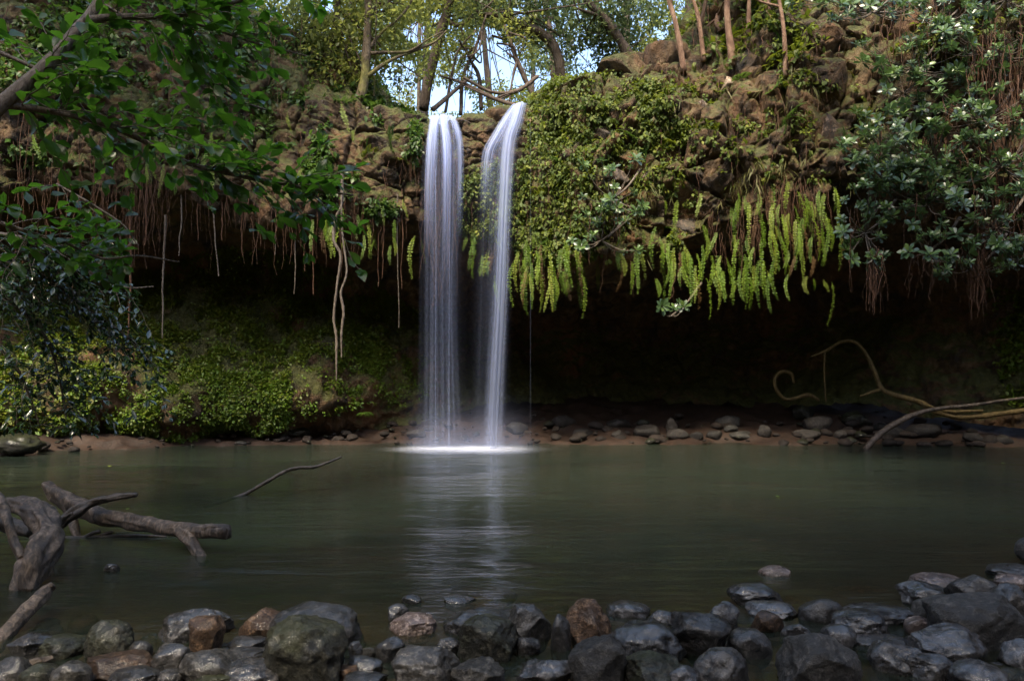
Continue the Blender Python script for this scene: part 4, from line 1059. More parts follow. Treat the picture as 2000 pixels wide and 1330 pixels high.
# single fern plants standing out of the cover
def fern_mesh(seed, fronds=9, L=0.42):
    rg = np.random.default_rng(seed); mb = MB()
    for f in range(fronds):
        a = f / fronds * 2 * np.pi + rg.uniform(-.3, .3); ln = L * rg.uniform(0.7, 1.15)
        t_ = np.linspace(0, 1, 11)
        r_ = ln * t_; z_ = ln * (0.55 * t_ - 0.75 * t_ ** 2)
        C = np.stack([np.cos(a) * r_, np.sin(a) * r_, z_], -1)
        T_ = np.gradient(C, axis=0); T_ /= np.linalg.norm(T_, axis=1)[:, None]
        side = np.array([-np.sin(a), np.cos(a), 0])
        for sgn in (-1, 1):
            ax = T_[1:] * 0.45 + side * sgn
            leaf_field(mb, C[1:], ax, np.repeat([[0, 0, 1.0]], 10, 0), ln * 0.30 * np.sin(np.pi * np.linspace(0.18, 0.95, 10)) ** 0.7, 0.75, LEAF_QUAD, np.full(10, rg.uniform(0.3, 1)))
    return mb.mesh('frond_cluster', False)
fmesh = [fern_mesh(k) for k in range(6)]
for k, me_ in enumerate(fmesh): me_.materials.append(M['fern_leaf' if k % 2 else 'left_leaf'])
FERNS = [((1040, 560, 1330, 510), 0, 26, (1040, 170, 1330, 500), 'small bright fern clump growing out of the wall right of the falls', 'fern clumps right of the falls'),
         (None, 0, 16, (640, 190, 810, 410), 'small light green fern clump on the wall left of the falls', 'fern clumps left of the falls'),
         (None, 0, 16, (1340, 10, 1560, 120), 'leafy fern clump on the bank among the thin trunks', 'fern clumps on the upper right bank'),
         (None, 0, 12, (1300, 150, 1700, 330), 'lone fern tuft rooted in a crack of the right rock face', 'fern tufts in the right rock face')]
for _, _, n_, (x0, y0, x1, y1), lb, gr in FERNS:
    for k in range(n_):
        p, n = hit(R.uniform(x0, x1), R.uniform(y0, y1))
        if p is None: continue
        o = link('fern', fmesh[R.integers(6)])
        d = Vector(n * 0.9 + np.array([R.normal(0, .3), -0.5, 0.15])).normalized()
        o.rotation_euler = d.to_track_quat('Z', 'Y').to_euler(); s = R.uniform(0.4, 0.8); o.scale = (s, s, s)
        o.location = tuple(p + n * 0.05); tag(o, lb, 'fern', gr)
o = link('fern', fmesh[0], None, None, tuple(at(713, 808, 16.9))); o.scale = (.5, .5, .7); tag(o, 'lone green plant on the bare shore left of the falls', 'plant')

# ------------------------------------------------------------------ hanging sword-fern fronds
def frond_mesh(seed, pairs=26):
    rg = np.random.default_rng(seed); mb = MB()
    t_ = np.linspace(0, 1, pairs)
    ph = rg.uniform(0, 6)
    cv = rg.uniform(-.08, .08)
    C = np.stack([0.05 * np.sin(t_ * 3 + ph) + cv * t_ ** 2, -0.10 * t_ * (1 - t_) * 4 + 0.03 * np.sin(t_ * 4 + ph), -t_], -1)
    wd = 0.075 * np.clip(np.sin(np.pi * (0.10 + 0.86 * t_)), 0.05, 1) ** 0.45 * (0.7 + 0.5 * rg.random(pairs)) * (rg.random(pairs) > 0.03)
    for sgn in (-1, 1):
        ax = np.stack([np.full(pairs, sgn * 1.0), rg.uniform(-.55, .25, pairs), rg.uniform(-.35, .05, pairs)], -1)
        leaf_field(mb, C, ax, np.repeat([[0, -1.0, 0.2]], pairs, 0), wd, 0.95 * (1 / pairs) / 0.075 * 1.25, LEAF_QUAD, rg.random(pairs))
    V, Fs = tube(C, 0.004, 3, cap=False); mb.add(V, Fs)
    return mb.mesh('hanging_frond', False)
frm = [frond_mesh(k) for k in range(7)]
frd = [frond_mesh(20 + k) for k in range(2)]
for me_ in frm: me_.materials.append(M['frond'])
for me_ in frd: me_.materials.append(M['frondbrown'])
FR = [(1325, 392, 462), (1365, 378, 426), (1435, 394, 452), (1443, 390, 432), (1458, 385, 432), (1486, 420, 470), (1506, 360, 438), (1540, 356, 416), (1562, 376, 408), (1556, 430, 488), (1568, 440, 510), (1577, 405, 452), (1588, 395, 432),
      (1603, 372, 420), (1610, 380, 440), (1613, 400, 466), (1645, 430, 466), (1641, 450, 528), (1250, 488, 574), (1304, 468, 528), (1350, 500, 596), (1360, 520, 592), (1370, 480, 550), (1378, 460, 512), (1395, 520, 574), (1408, 500, 550), (1412, 530, 584),
      (1432, 460, 505), (1438, 450, 540), (1447, 452, 520), (1446, 530, 588), (1455, 520, 588), (1465, 540, 604), (1475, 520, 568), (1488, 470, 560), (1491, 510, 582), (1506, 440, 520), (1513, 460, 530), (1515, 500, 586), (1537, 490, 525), (1541, 450, 510),
      (1575, 540, 575), (1585, 500, 542), (1598, 460, 500), (1606, 470, 520), (1625, 552, 636), (1590, 545, 568), (1612, 548, 570), (1341, 480, 506), (1333, 520, 560), (1388, 500, 566), (1420, 505, 556), (1430, 545, 582), (1500, 530, 566), (1550, 500, 540),
      (1300, 392, 420), (1318, 420, 440), (1284, 545, 580), (1270, 460, 490), (1258, 450, 480), (1212, 460, 492), (1560, 455, 500), (1530, 420, 470), (1522, 400, 440), (1480, 380, 420), (1465, 400, 440), (1395, 455, 490), (1375, 440, 470),
      # centre, below the fern wall
      (1012, 480, 545), (1018, 488, 540), (1028, 470, 520), (1040, 460, 490), (1046, 490, 555), (1056, 500, 568), (1060, 480, 550), (1066, 520, 580), (1075, 505, 545), (1085, 540, 584), (1100, 530, 572), (1110, 545, 578), (1125, 520, 545), (1032, 520, 555),
      (1050, 455, 500), (1092, 510, 545), (1070, 470, 520), (1022, 505, 560), (970, 540, 608), (955, 510, 540), (935, 455, 500), (922, 462, 498), (925, 490, 545), (972, 460, 490), (940, 500, 540),
      # left of the falls
      (813, 462, 545), (829, 455, 515), (637, 450, 482), (634, 430, 470), (650, 440, 500), (709, 460, 508), (728, 435, 470), (732, 450, 488), (727, 470, 505), (751, 390, 440), (763, 480, 518), (770, 465, 500), (790, 390, 425), (589, 330, 360), (672, 470, 490), (700, 420, 455), (665, 400, 440),
      # far left, behind the tree
      (305, 260, 300), (326, 265, 330), (345, 290, 350), (366, 275, 350), (385, 265, 320), (410, 260, 345), (300, 310, 355), (322, 330, 355), (340, 340, 380), (265, 260, 330), (282, 270, 330), (395, 300, 350), (420, 290, 330), (68, 250, 300), (72, 270, 310), (252, 290, 340), (437, 310, 350), (455, 300, 345),
      (580, 340, 352), (574, 330, 350), (690, 255, 300), (672, 205, 260), (565, 220, 260)]
for x0, x1, t0, t1, n_ in ((1420, 1640, 365, 470, 44), (1290, 1600, 480, 545, 24), (1005, 1140, 470, 540, 34), (1130, 1260, 480, 525, 8), (1240, 1340, 440, 500, 8), (600, 800, 400, 450, 10), (905, 1000, 440, 490, 8), (230, 470, 255, 330, 14)):
    for k in range(n_):
        a_0 = R.uniform(t0, t1); FR.append((R.uniform(x0, x1), a_0, a_0 + R.uniform(30, 92)))
for k, (px, y0, y1) in enumerate(FR):
    x = (px - 1000) / FPX * 15.6
    Y = lip_y(x) - 0.12 + R.uniform(-0.15, 0.15)
    p, n = hit(px, y0)
    if p is not None and p[1] < Y + 1.2: Y = p[1] - 0.16
    ln = (y1 - y0) / FPX * Y
    brown = R.random() < 0.14
    o = link('hanging_fern', (frd[R.integers(2)] if brown else frm[R.integers(7)]))
    wd = (10.5 + R.uniform(-2.5, 3)) / FPX * Y / 0.15
    o.scale = (max(wd, ln * 0.42), ln, ln); o.location = tuple(at(px, y0, Y)); o.rotation_euler = (R.uniform(-.15, .1), R.normal(0, .05), R.uniform(-.8, .8))
    g = 0 if px > 1200 else 1 if px > 900 else 2 if px > 550 else 3
    lb = ['yellow-green fern frond hanging from the rooty ledge on the right', 'yellow-green fern frond hanging below the fern wall beside the right waterfall', 'yellow-green fern frond hanging over the cave left of the waterfalls', 'yellow-green fern frond hanging behind the leafy branches on the left'][g]
    if brown: lb = lb.replace('yellow-green', 'withered brown')
    tag(o, lb, 'fern frond', lb.replace('frond', 'fronds'))

# ------------------------------------------------------------------ hanging roots
def root_curtain(name, mat, regs, label, n, parent=None, kind='stuff', thick=0.008):
    mb = MB()
    for k in range(n):
        x0, y0, x1, y1, lmin, lmax, Yo = regs[R.integers(len(regs))]
        px = R.uniform(x0, x1); py = R.uniform(y0, y1); ln = R.uniform(lmin, lmax)
        x = (px - 1000) / FPX * 15.3
        Y = lip_y(x) + Yo + R.uniform(-0.15, 0.15)
        p, _ = hit(px, py)
        if p is not None and p[1] < Y + 1.0: Y = p[1] - R.uniform(0.02, 0.12)
        top = at(px, py, Y); m = 9
        s_ = np.linspace(0, 1, m)
        L_ = ln / FPX * Y
        wob = np.cumsum(R.normal(0, 0.022, (m, 2)), 0) * (0.4 + L_ * 0.6)
        C = np.stack([top[0] + wob[:, 0], top[1] + wob[:, 1] - 0.05 * s_, top[2] - L_ * s_], -1)
        mb.add(*tube(C, thick * R.uniform(0.5, 1.5) * (1 - 0.6 * s_), 3, cap=False), tint=R.random())
    o = mb.build(name, M[mat], parent, True)
    if parent is None: tag(o, label, 'roots', None, kind)
    else: o['kind'] = 'stuff'
    return o
root_curtain('root_curtain', 'root', [(200, 260, 310, 330, 120, 230, -0.1), (0, 0, 620, 300, 80, 260, 0), (220, 280, 500, 380, 60, 170, -0.1), (480, 330, 720, 400, 40, 160, 0), (0, 200, 240, 380, 100, 260, -0.1)],
             'reddish brown roots hanging from the left cliff edge', 230, thick=0.006)
root_curtain('root_column', 'root', [(832, 285, 895, 320, 120, 300, -0.1)], 'brown wet roots hanging inside the left waterfall', 60, thick=0.008)
root_curtain('root_mat', 'root', [(1440, 350, 1620, 400, 60, 150, -0.1), (1380, 410, 1480, 460, 40, 90, -0.05), (1480, 345, 1600, 365, 40, 120, -0.2)], 'rusty root mat hanging under the right overhang', 150, thick=0.005)
root_curtain('root_threads', 'root', [(900, 320, 1250, 520, 30, 70, 0), (560, 250, 820, 420, 30, 110, 0), (1300, 0, 1740, 260, 30, 100, 0), (1250, 60, 1700, 340, 25, 70, 0)], 'thin brown root threads dangling over the cliff face', 320, thick=0.005)
for k, (px, y0, y1, w) in enumerate([(415, 400, 540, 2), (437, 395, 470, 2), (470, 390, 500, 1.4), (575, 400, 575, 1.6), (590, 395, 530, 1.4), (608, 400, 575, 1.6), (345, 390, 500, 2), (382, 380, 470, 1.6), (255, 480, 700, 3), (324, 480, 660, 2.5), (290, 380, 480, 2.5),
                                    (742, 430, 560, 1.3), (776, 440, 640, 1.4), (786, 430, 565, 1.3), (752, 450, 545, 1), (540, 400, 500, 1.2), (690, 420, 500, 1.0), (515, 395, 480, 1.4)]):
    Y = lip_y((px - 1000) / FPX * 15.5) + 0.1
    m = 14; s_ = np.linspace(0, 1, m)
    C = np.array([at(px, y0 - 60 + (y1 - y0 + 60) * q, Y) for q in s_]); b0 = C[0].copy()
    C[:, :2] += np.cumsum(R.normal(0, 0.012, (m, 2)), 0)
    mb = MB(); mb.add(*tube(C - b0, w / FPX * Y * (1 - 0.5 * s_), 5, cap=False))
    o = mb.build('hanging_root', M['root' if k % 3 else 'paleroot'], None, True, None, tuple(b0))
    tag(o, 'long thin root hanging free in front of the dark cave left of the falls', 'root', 'long roots hanging left of the falls')
#@@SECTION4
# ------------------------------------------------------------------ trees above the falls
GAPS = [(640, 12, 28), (812, 62, 30), (850, 35, 24), (872, 192, 34), (905, 200, 26), (955, 80, 38), (985, 110, 34), (1055, 160, 34), (1010, 150, 28), (1290, 66, 16), (1145, 108, 18), (945, 130, 30), (1075, 50, 18), (800, 130, 16), (1010, 25, 22), (1130, 30, 14), (830, 200, 18)]
def crown(mb, blobs, n, leaf, gaps=True, hang=0.3):
    tot = sum(b[3] ** 2 for b in blobs)
    for (px, py, Y, r) in blobs:
        k = int(n * r * r / tot)
        c = at(px, py, Y)
        nc = max(6, k // 26)
        cc = rdir(nc) * (R.random(nc) ** 0.45)[:, None] * r * np.array([1, 1, 0.75]) + c
        P = cc[R.integers(nc, size=k)] + R.normal(0, 0.20 + 0.05 * r, (k, 3)) * np.array([1, 1, 0.7])
        if gaps:
            qx, qy = project(P); keep = np.ones(k, bool)
            for gx_, gy_, gr in GAPS:
                d = np.hypot(qx - gx_, qy - gy_) / (gr * (0.8 if gy_ > 60 else 0.55))
                keep &= ~((d < 1) & (R.random(k) < 0.93))
            P = P[keep]
        k = len(P)
        ax = rdir(k) + np.array([0, 0, -hang])
        leaf_field(mb, P, ax, np.array([0, 0, 1.0]) + rdir(k) * 0.7, leaf * R.uniform(0.6, 1.3, k), 0.8, LEAF_QUAD, np.clip(R.normal(0.5, 0.25, k), 0, 1))

def tree(name, label, group, trunks, blobs, n, leaf, lm, bm, gaps=True, twigs=0):
    f = trunks[0][1][0]; base = at(f[0], f[1], f[2])
    root = empty(name, base, label, 'tree', group)
    ends = []
    for k, (pn, pts) in enumerate(trunks):
        C4 = curve(np.array([[*at(a, b, Y), r / FPX * Y] for a, b, Y, r in pts]), 26)
        mb = MB(); mb.add(*tube(C4[:, :3] - base, C4[:, 3], 9, 0.14, int(f[0]) + k)); mb.build(pn, M[bm], root); ends.append(C4)
    mb = MB()
    crown(mb, blobs, n, leaf, gaps)
    mb.build('crown', M[lm], root, False, base)
    C = ends[0]
    for (px, py, Y, r) in blobs:                        # limbs that carry the crown
        c = at(px, py, Y)
        for q in range(3):
            s0 = C[R.integers(12, 26), :3]
            e = c + R.normal(0, r * 0.5, 3)
            mid_ = (s0 + e) / 2 + R.normal(0, 0.25, 3)
            mb = MB(); mb.add(*tube(curve([s0, mid_, e], 10) - base, np.linspace(0.03, 0.008, 10), 5, cap=False))
            mb.build('limb', M[bm], root, True)
    return root
G1 = 'trees above the falls'
tree('lichen_tree', 'yellow lichened tree standing on the left edge above the falls', G1,
     [('trunk', [(695, 215, 16.9, 12), (712, 160, 16.9, 9), (716, 100, 16.9, 9), (719, 40, 16.9, 8), (724, -60, 16.9, 8), (730, -260, 16.9, 6)]),
      ('bough', [(718, 150, 16.9, 5), (760, 120, 16.8, 3.5), (820, 95, 16.7, 3), (850, 82, 16.6, 2), (872, 60, 16.6, 1)]),
      ('bough', [(720, 105, 16.9, 4), (750, 103, 16.8, 3), (800, 100, 16.7, 2.5), (840, 75, 16.6, 1.5), (866, 62, 16.6, 1)]),
      ('bough', [(722, 95, 16.9, 4), (745, 65, 16.9, 3), (775, 40, 16.8, 2.5), (800, 10, 16.8, 2), (812, -30, 16.8, 1.5)])],
     [(760, 40, 17.3, 1.0), (700, 40, 17.4, 1.1), (780, 130, 17.6, 0.8), (690, -120, 17, 1.8), (800, -120, 17, 1.6)], 7000, 0.13, 'forest_leaf', 'barklichen')
tree('leaning_tree', 'dark leaning trunk rising behind the left waterfall', G1, [('trunk', [(828, 215, 19.5, 10), (838, 150, 19.5, 10), (862, 60, 19.4, 9), (882, -10, 19.3, 8), (900, -140, 19.2, 7)]), ('bough', [(870, 40, 19.4, 5), (900, 50, 19.3, 3.5), (935, 20, 19.2, 2.5), (980, -20, 19.1, 2)])],
     [(860, 10, 19.6, 1.1), (800, 20, 20, 1.0), (900, -130, 19.2, 2.2), (930, 30, 20, 0.8)], 6000, 0.13, 'forest_leaf', 'bark')
tree('arching_tree', 'brown trunk arching leftward over the stream gap', G1, [('trunk', [(1098, 200, 19.5, 11), (1096, 150, 19.4, 10), (1085, 100, 19.3, 10), (1060, 68, 19.2, 10), (1015, 48, 19.0, 9), (970, 34, 18.8, 7), (935, 28, 18.7, 4)]), ('bough', [(1020, 50, 19.0, 5), (990, 75, 18.9, 3), (960, 70, 18.8, 2)])],
     [(960, 15, 18.9, 0.9), (1040, 20, 19.3, 1.1), (1000, -80, 19.2, 1.6), (1110, 60, 19.8, 0.9)], 6000, 0.12, 'forest_dark', 'bark')
tree('slanting_tree', 'mossy trunk slanting left beside the right ridge', G1, [('trunk', [(1245, 150, 19, 10), (1228, 110, 19, 10), (1205, 70, 18.9, 9), (1180, 35, 18.8, 8), (1145, 0, 18.7, 7), (1100, -60, 18.6, 6)]), ('bough', [(1180, 35, 18.8, 4), (1150, 25, 18.7, 3), (1120, 15, 18.6, 2)])],
     [(1170, 70, 19.5, 1.0), (1230, 50, 19.6, 1.1), (1150, -40, 18.8, 1.5), (1250, -60, 19.2, 1.5), (1200, 110, 20, 0.8)], 8000, 0.12, 'forest_dark', 'bark')
tree('crooked_sapling', 'thin crooked sapling leaning in the middle of the stream gap', G1, [('trunk', [(1050, 205, 18.6, 5), (1030, 165, 18.6, 5), (1008, 115, 18.5, 4.5), (1000, 90, 18.5, 4), (985, 50, 18.5, 3)]), ('bough', [(1010, 120, 18.5, 3), (1000, 160, 18.4, 2), (995, 200, 18.3, 2)])],
     [(990, 55, 18.6, 0.6), (1020, 100, 18.8, 0.5)], 900, 0.10, 'forest_leaf', 'bark')
tree('twin_sapling', 'slim upright saplings just behind the lip between the falls', G1, [('trunk', [(900, 225, 18.4, 4), (905, 150, 18.4, 3.5), (930, 90, 18.4, 3), (950, 30, 18.4, 2)]), ('trunk', [(940, 215, 18.8, 4), (935, 150, 18.8, 4), (915, 110, 18.8, 3), (900, 50, 18.8, 2)]), ('trunk', [(870, 220, 18.2, 3), (880, 160, 18.2, 3), (895, 100, 18.2, 2), (930, 60, 18.2, 1.5)])],
     [(930, 60, 18.6, 0.7), (890, 110, 18.6, 0.6), (915, 165, 18.8, 0.35)], 1300, 0.10, 'forest_leaf', 'bark')
tree('fallen_tree', 'fallen mossy limbs lying across the stream behind the lip', G1, [('trunk', [(858, 148, 18.2, 2), (905, 163, 18.1, 3), (950, 186, 18.0, 4), (990, 202, 17.9, 4), (1040, 214, 17.8, 4)]), ('bough', [(1050, 150, 18.4, 4), (1010, 178, 18.2, 4), (960, 180, 18.1, 3), (905, 152, 18, 2.5)]), ('bough', [(845, 215, 17.8, 5), (880, 185, 18.1, 4), (920, 150, 18.4, 3)])],
     [(880, 150, 18.4, 0.4), (1020, 180, 18.4, 0.3)], 350, 0.09, 'forest_leaf', 'bark')
for k, (px, py, top, Y, r, lb) in enumerate([(1336, 140, (1296, -40), 17.6, 5, 'bare thin reddish trunk rising from the ridge stones, leftmost on the right bank'), (1375, 120, (1345, -40), 17.3, 4, 'thin reddish trunk second from the ridge stones on the right bank'),
        (1408, 60, (1402, 30), 16.9, 5, 'short broken reddish stump among ferns on the right bank'), (1432, 130, (1420, -60), 16.8, 6, 'straight reddish trunk in the middle of the right bank'),
        (1510, 125, (1496, -60), 16.6, 6, 'reddish trunk standing just left of the square olive blocks'), (1535, 150, (1515, -40), 16.5, 4, 'slender crooked stem hugging the square olive blocks'), (1365, 60, (1385, -60), 17.5, 4, 'thin trunk leaning right behind the ferns of the right bank'), (1462, 70, (1470, -60), 17.0, 4, 'thin grey-brown trunk right of the straight reddish trunk')]):
    p, n = hit(px, py)
    Yb = p[1] - 0.05 if p is not None else Y
    tp = (top[0], top[1])
    mx_ = ((px + tp[0]) / 2 + R.uniform(-6, 6), (py + tp[1]) / 2)
    bl = [(tp[0], tp[1] - 60, Yb + 0.2, 0.9)] if k != 2 else [(px, py + 10, Yb + .1, .25)]
    tree('bank_tree', lb, 'thin trunks on the right bank', [('trunk', [(px, py, Yb, r * 1.3), (*mx_, Yb, r), (*tp, Yb + .1, r * 0.85), *([(tp[0] - 10, tp[1] - 120, Yb + .1, r * .6)] if k != 2 else [])])], bl, 350 if k != 2 else 60, 0.13, 'forest_leaf', 'barkred', False)
# taller wood behind
tree('ridge_tree', 'bushy light green tree on the left ridge beside the lichened trunk', G1, [('trunk', [(640, 190, 17.2, 6), (645, 120, 17.2, 5), (655, 40, 17.2, 4), (660, -60, 17.2, 3)])],
     [(600, 90, 17.3, 0.8), (660, 100, 17.4, 0.7), (575, 30, 17.3, 0.9), (680, 160, 17.3, 0.5), (620, 160, 17.2, 0.6), (690, 30, 17.6, 0.6)], 5200, 0.12, 'forest_leaf', 'bark')
B = [(-8.5, 24, 'forest_dark'), (-5.2, 25.5, 'forest_leaf'), (-3.4, 30, 'forest_dark'), (-0.6, 33, 'forest_leaf'), (1.8, 29, 'forest_dark'), (3.6, 25, 'forest_leaf'), (6.0, 27, 'forest_dark'), (9.5, 25, 'forest_leaf'), (-12.5, 23, 'forest_leaf'), (13, 24, 'forest_dark'), (0.8, 40, 'forest_dark'), (-5, 42, 'forest_leaf'), (5.5, 41, 'forest_leaf')]
words = ['far left tree towering over the left slope', 'tall olive tree behind the lichened trunk', 'dark tall tree far behind the left waterfall', 'tall pale tree straight behind the stream gap', 'tall dark tree behind the right waterfall', 'tall olive tree behind the slanting trunk', 'dark tall tree behind the right ridge', 'tall olive tree above the right bank', 'outermost tree above the left cliff', 'outermost tree above the right cliff', 'distant dark tree upstream in the centre', 'distant pale tree upstream on the left', 'distant pale tree upstream on the right']
for (x, y, lm), lb in zip(B, words):
    z0 = float(ground_z(np.array([x]), np.array([y]))[0]) - 0.2
    def pxof(xx, zz, yy=y): return (1000 + xx / yy * FPX, HOR - (zz - CAMH) / yy * FPX, yy)
    H = R.uniform(11, 15)
    lean = R.uniform(-1, 1)
    tr = [('trunk', [(*pxof(x, z0), 14 * 17 / y), (*pxof(x + lean * .3, z0 + H * .35), 11 * 17 / y), (*pxof(x + lean * .8, z0 + H * .7), 8 * 17 / y), (*pxof(x + lean, z0 + H), 4 * 17 / y)])]
    bl = []
    for q in range(9):
        f = R.uniform(0.12, 1.0)
        bl.append((*pxof(x + lean * f + R.normal(0, 1.5), z0 + H * f), R.uniform(0.9, 1.9)))
    tree('forest_tree', lb, 'tall trees upstream', tr, bl, 8500, 0.19, lm, 'bark')

# ------------------------------------------------------------------ fig shrubs on the right
def rosette(seed):
    rg = np.random.default_rng(seed); mb = MB(); n = rg.integers(9, 14)
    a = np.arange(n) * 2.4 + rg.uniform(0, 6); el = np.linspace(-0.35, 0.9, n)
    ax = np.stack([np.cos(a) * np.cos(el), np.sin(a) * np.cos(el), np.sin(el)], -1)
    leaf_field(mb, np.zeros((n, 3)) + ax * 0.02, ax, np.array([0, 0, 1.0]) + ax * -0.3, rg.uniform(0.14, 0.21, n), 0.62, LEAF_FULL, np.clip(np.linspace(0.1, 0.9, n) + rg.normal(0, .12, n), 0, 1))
    return mb.mesh('leaf_rosette', False)
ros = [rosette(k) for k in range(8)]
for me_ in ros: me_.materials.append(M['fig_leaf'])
def fig(label, origin, clusters, nroot, rootregs):
    base = at(*origin)
    root = empty('fig_shrub', base, label, 'shrub', 'fig shrubs hanging on the right cliff')
    for (x0, y0, x1, y1, n, Y) in clusters:
        mbb = MB(); spots = []
        anchor = at((x0 + x1) / 2 + 60, (y0 + y1) / 2 - 50, Y + 0.9)
        hub = at((x0 + x1) / 2, (y0 + y1) / 2 + 15, Y + 0.25)
        mbb.add(*tube(curve([anchor, (anchor + hub) / 2 + [0, 0, -.08], hub], 10) - base, np.linspace(0.03, 0.014, 10), 5))
        for k in range(int(n * 1.55)):
            ex, ey = R.uniform(-.18, 1.18), R.uniform(-.22, 1.22)
            c = at(x0 + (x1 - x0) * ex, y0 + (y1 - y0) * ey, Y + R.uniform(-0.45, 0.45))
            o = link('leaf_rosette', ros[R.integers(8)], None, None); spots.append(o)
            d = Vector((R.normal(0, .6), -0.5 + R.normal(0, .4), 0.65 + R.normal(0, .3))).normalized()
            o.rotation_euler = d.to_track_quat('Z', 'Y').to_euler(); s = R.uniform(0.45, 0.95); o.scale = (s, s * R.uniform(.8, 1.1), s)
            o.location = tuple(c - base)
            mbb.add(*tube(curve([hub, (hub + c) / 2 + [R.normal(0, .05), 0, -.08], c], 7) - base, np.linspace(0.011, 0.005, 7), 4, cap=False))
        br_ = mbb.build('branch', M['twig'], root)
        for o in spots: o.parent = br_
    mb = MB()
    for k in range(nroot):
        x0, y0, x1, y1, l0, l1, Y = rootregs[R.integers(len(rootregs))]
        px, py, ln = R.uniform(x0, x1), R.uniform(y0, y1), R.uniform(l0, l1)
        Yk = Y + R.uniform(-.2, .5); top = at(px, py, Yk); s_ = np.linspace(0, 1, 9)
        wob = np.cumsum(R.normal(0, 0.025, (9, 2)), 0)
        C = np.stack([top[0] + wob[:, 0], top[1] + wob[:, 1], top[2] - ln / FPX * Yk * s_], -1)
        mb.add(*tube(C - base, 0.0075 * R.uniform(0.5, 1.6) * (1 - 0.6 * s_), 3, cap=False))
    o = mb.build('aerial_roots', M['root'], root); o['kind'] = 'stuff'
    return root
fig('blue-green fig shrub hanging lowest on the right, its roots dangling over the cave', (1850, 330, 14.2),
    [(1650, 380, 1730, 500, 20, 13.4), (1740, 330, 1880, 420, 26, 13.3), (1780, 430, 1850, 520, 13, 13.2), (1880, 380, 2010, 480, 24, 13.0), (1860, 480, 1950, 535, 8, 13.1), (1950, 470, 2030, 520, 8, 13), (1690, 300, 1790, 380, 22, 13.5)],
    170, [(1660, 380, 2000, 440, 60, 170, 13.3), (1700, 480, 1720, 500, 60, 130, 13.3), (1880, 480, 1930, 500, 80, 140, 13.0), (1900, 330, 2020, 420, 80, 170, 13.1), (1780, 480, 1880, 510, 40, 90, 13.2)])
fig('broad fig shrub in the middle of the right wall beside the pale rock', (1900, 200, 14.4),
    [(1660, 235, 1780, 310, 24, 13.7), (1760, 260, 1900, 340, 28, 13.5), (1890, 270, 2020, 350, 24, 13.3), (1850, 185, 1990, 260, 26, 13.6), (1730, 135, 1800, 200, 14, 13.9), (1700, 90, 1860, 150, 22, 14.0)],
    150, [(1820, 180, 2010, 280, 60, 170, 13.6), (1700, 240, 1900, 330, 50, 120, 13.7), (1930, 30, 2010, 250, 80, 200, 13.6)])
fig('upper fig shrub reaching out of the top right corner', (1900, 40, 14.6),
    [(1850, 50, 2010, 130, 26, 13.9), (1630, -10, 1780, 30, 18, 14.2), (1780, 0, 1900, 60, 20, 14.1), (1900, -60, 2030, 30, 22, 13.9), (1560, -40, 1680, 5, 12, 14.4)],
    110, [(1700, -20, 2010, 60, 60, 190, 14.0), (1880, 60, 2010, 140, 60, 150, 13.8)])
fig('small dark fig sprig in the fern wall right of the falls', (1190, 370, 15.3), [(1150, 330, 1240, 420, 14, 15.1), (1120, 420, 1230, 490, 10, 15.1)], 12, [(1130, 380, 1230, 450, 40, 90, 15.1)])
fig('tiny fig sprig hanging below the overhang in the centre', (1310, 590, 15.2), [(1290, 590, 1330, 615, 3, 15.2)], 4, [(1300, 520, 1350, 540, 40, 60, 15.2)])

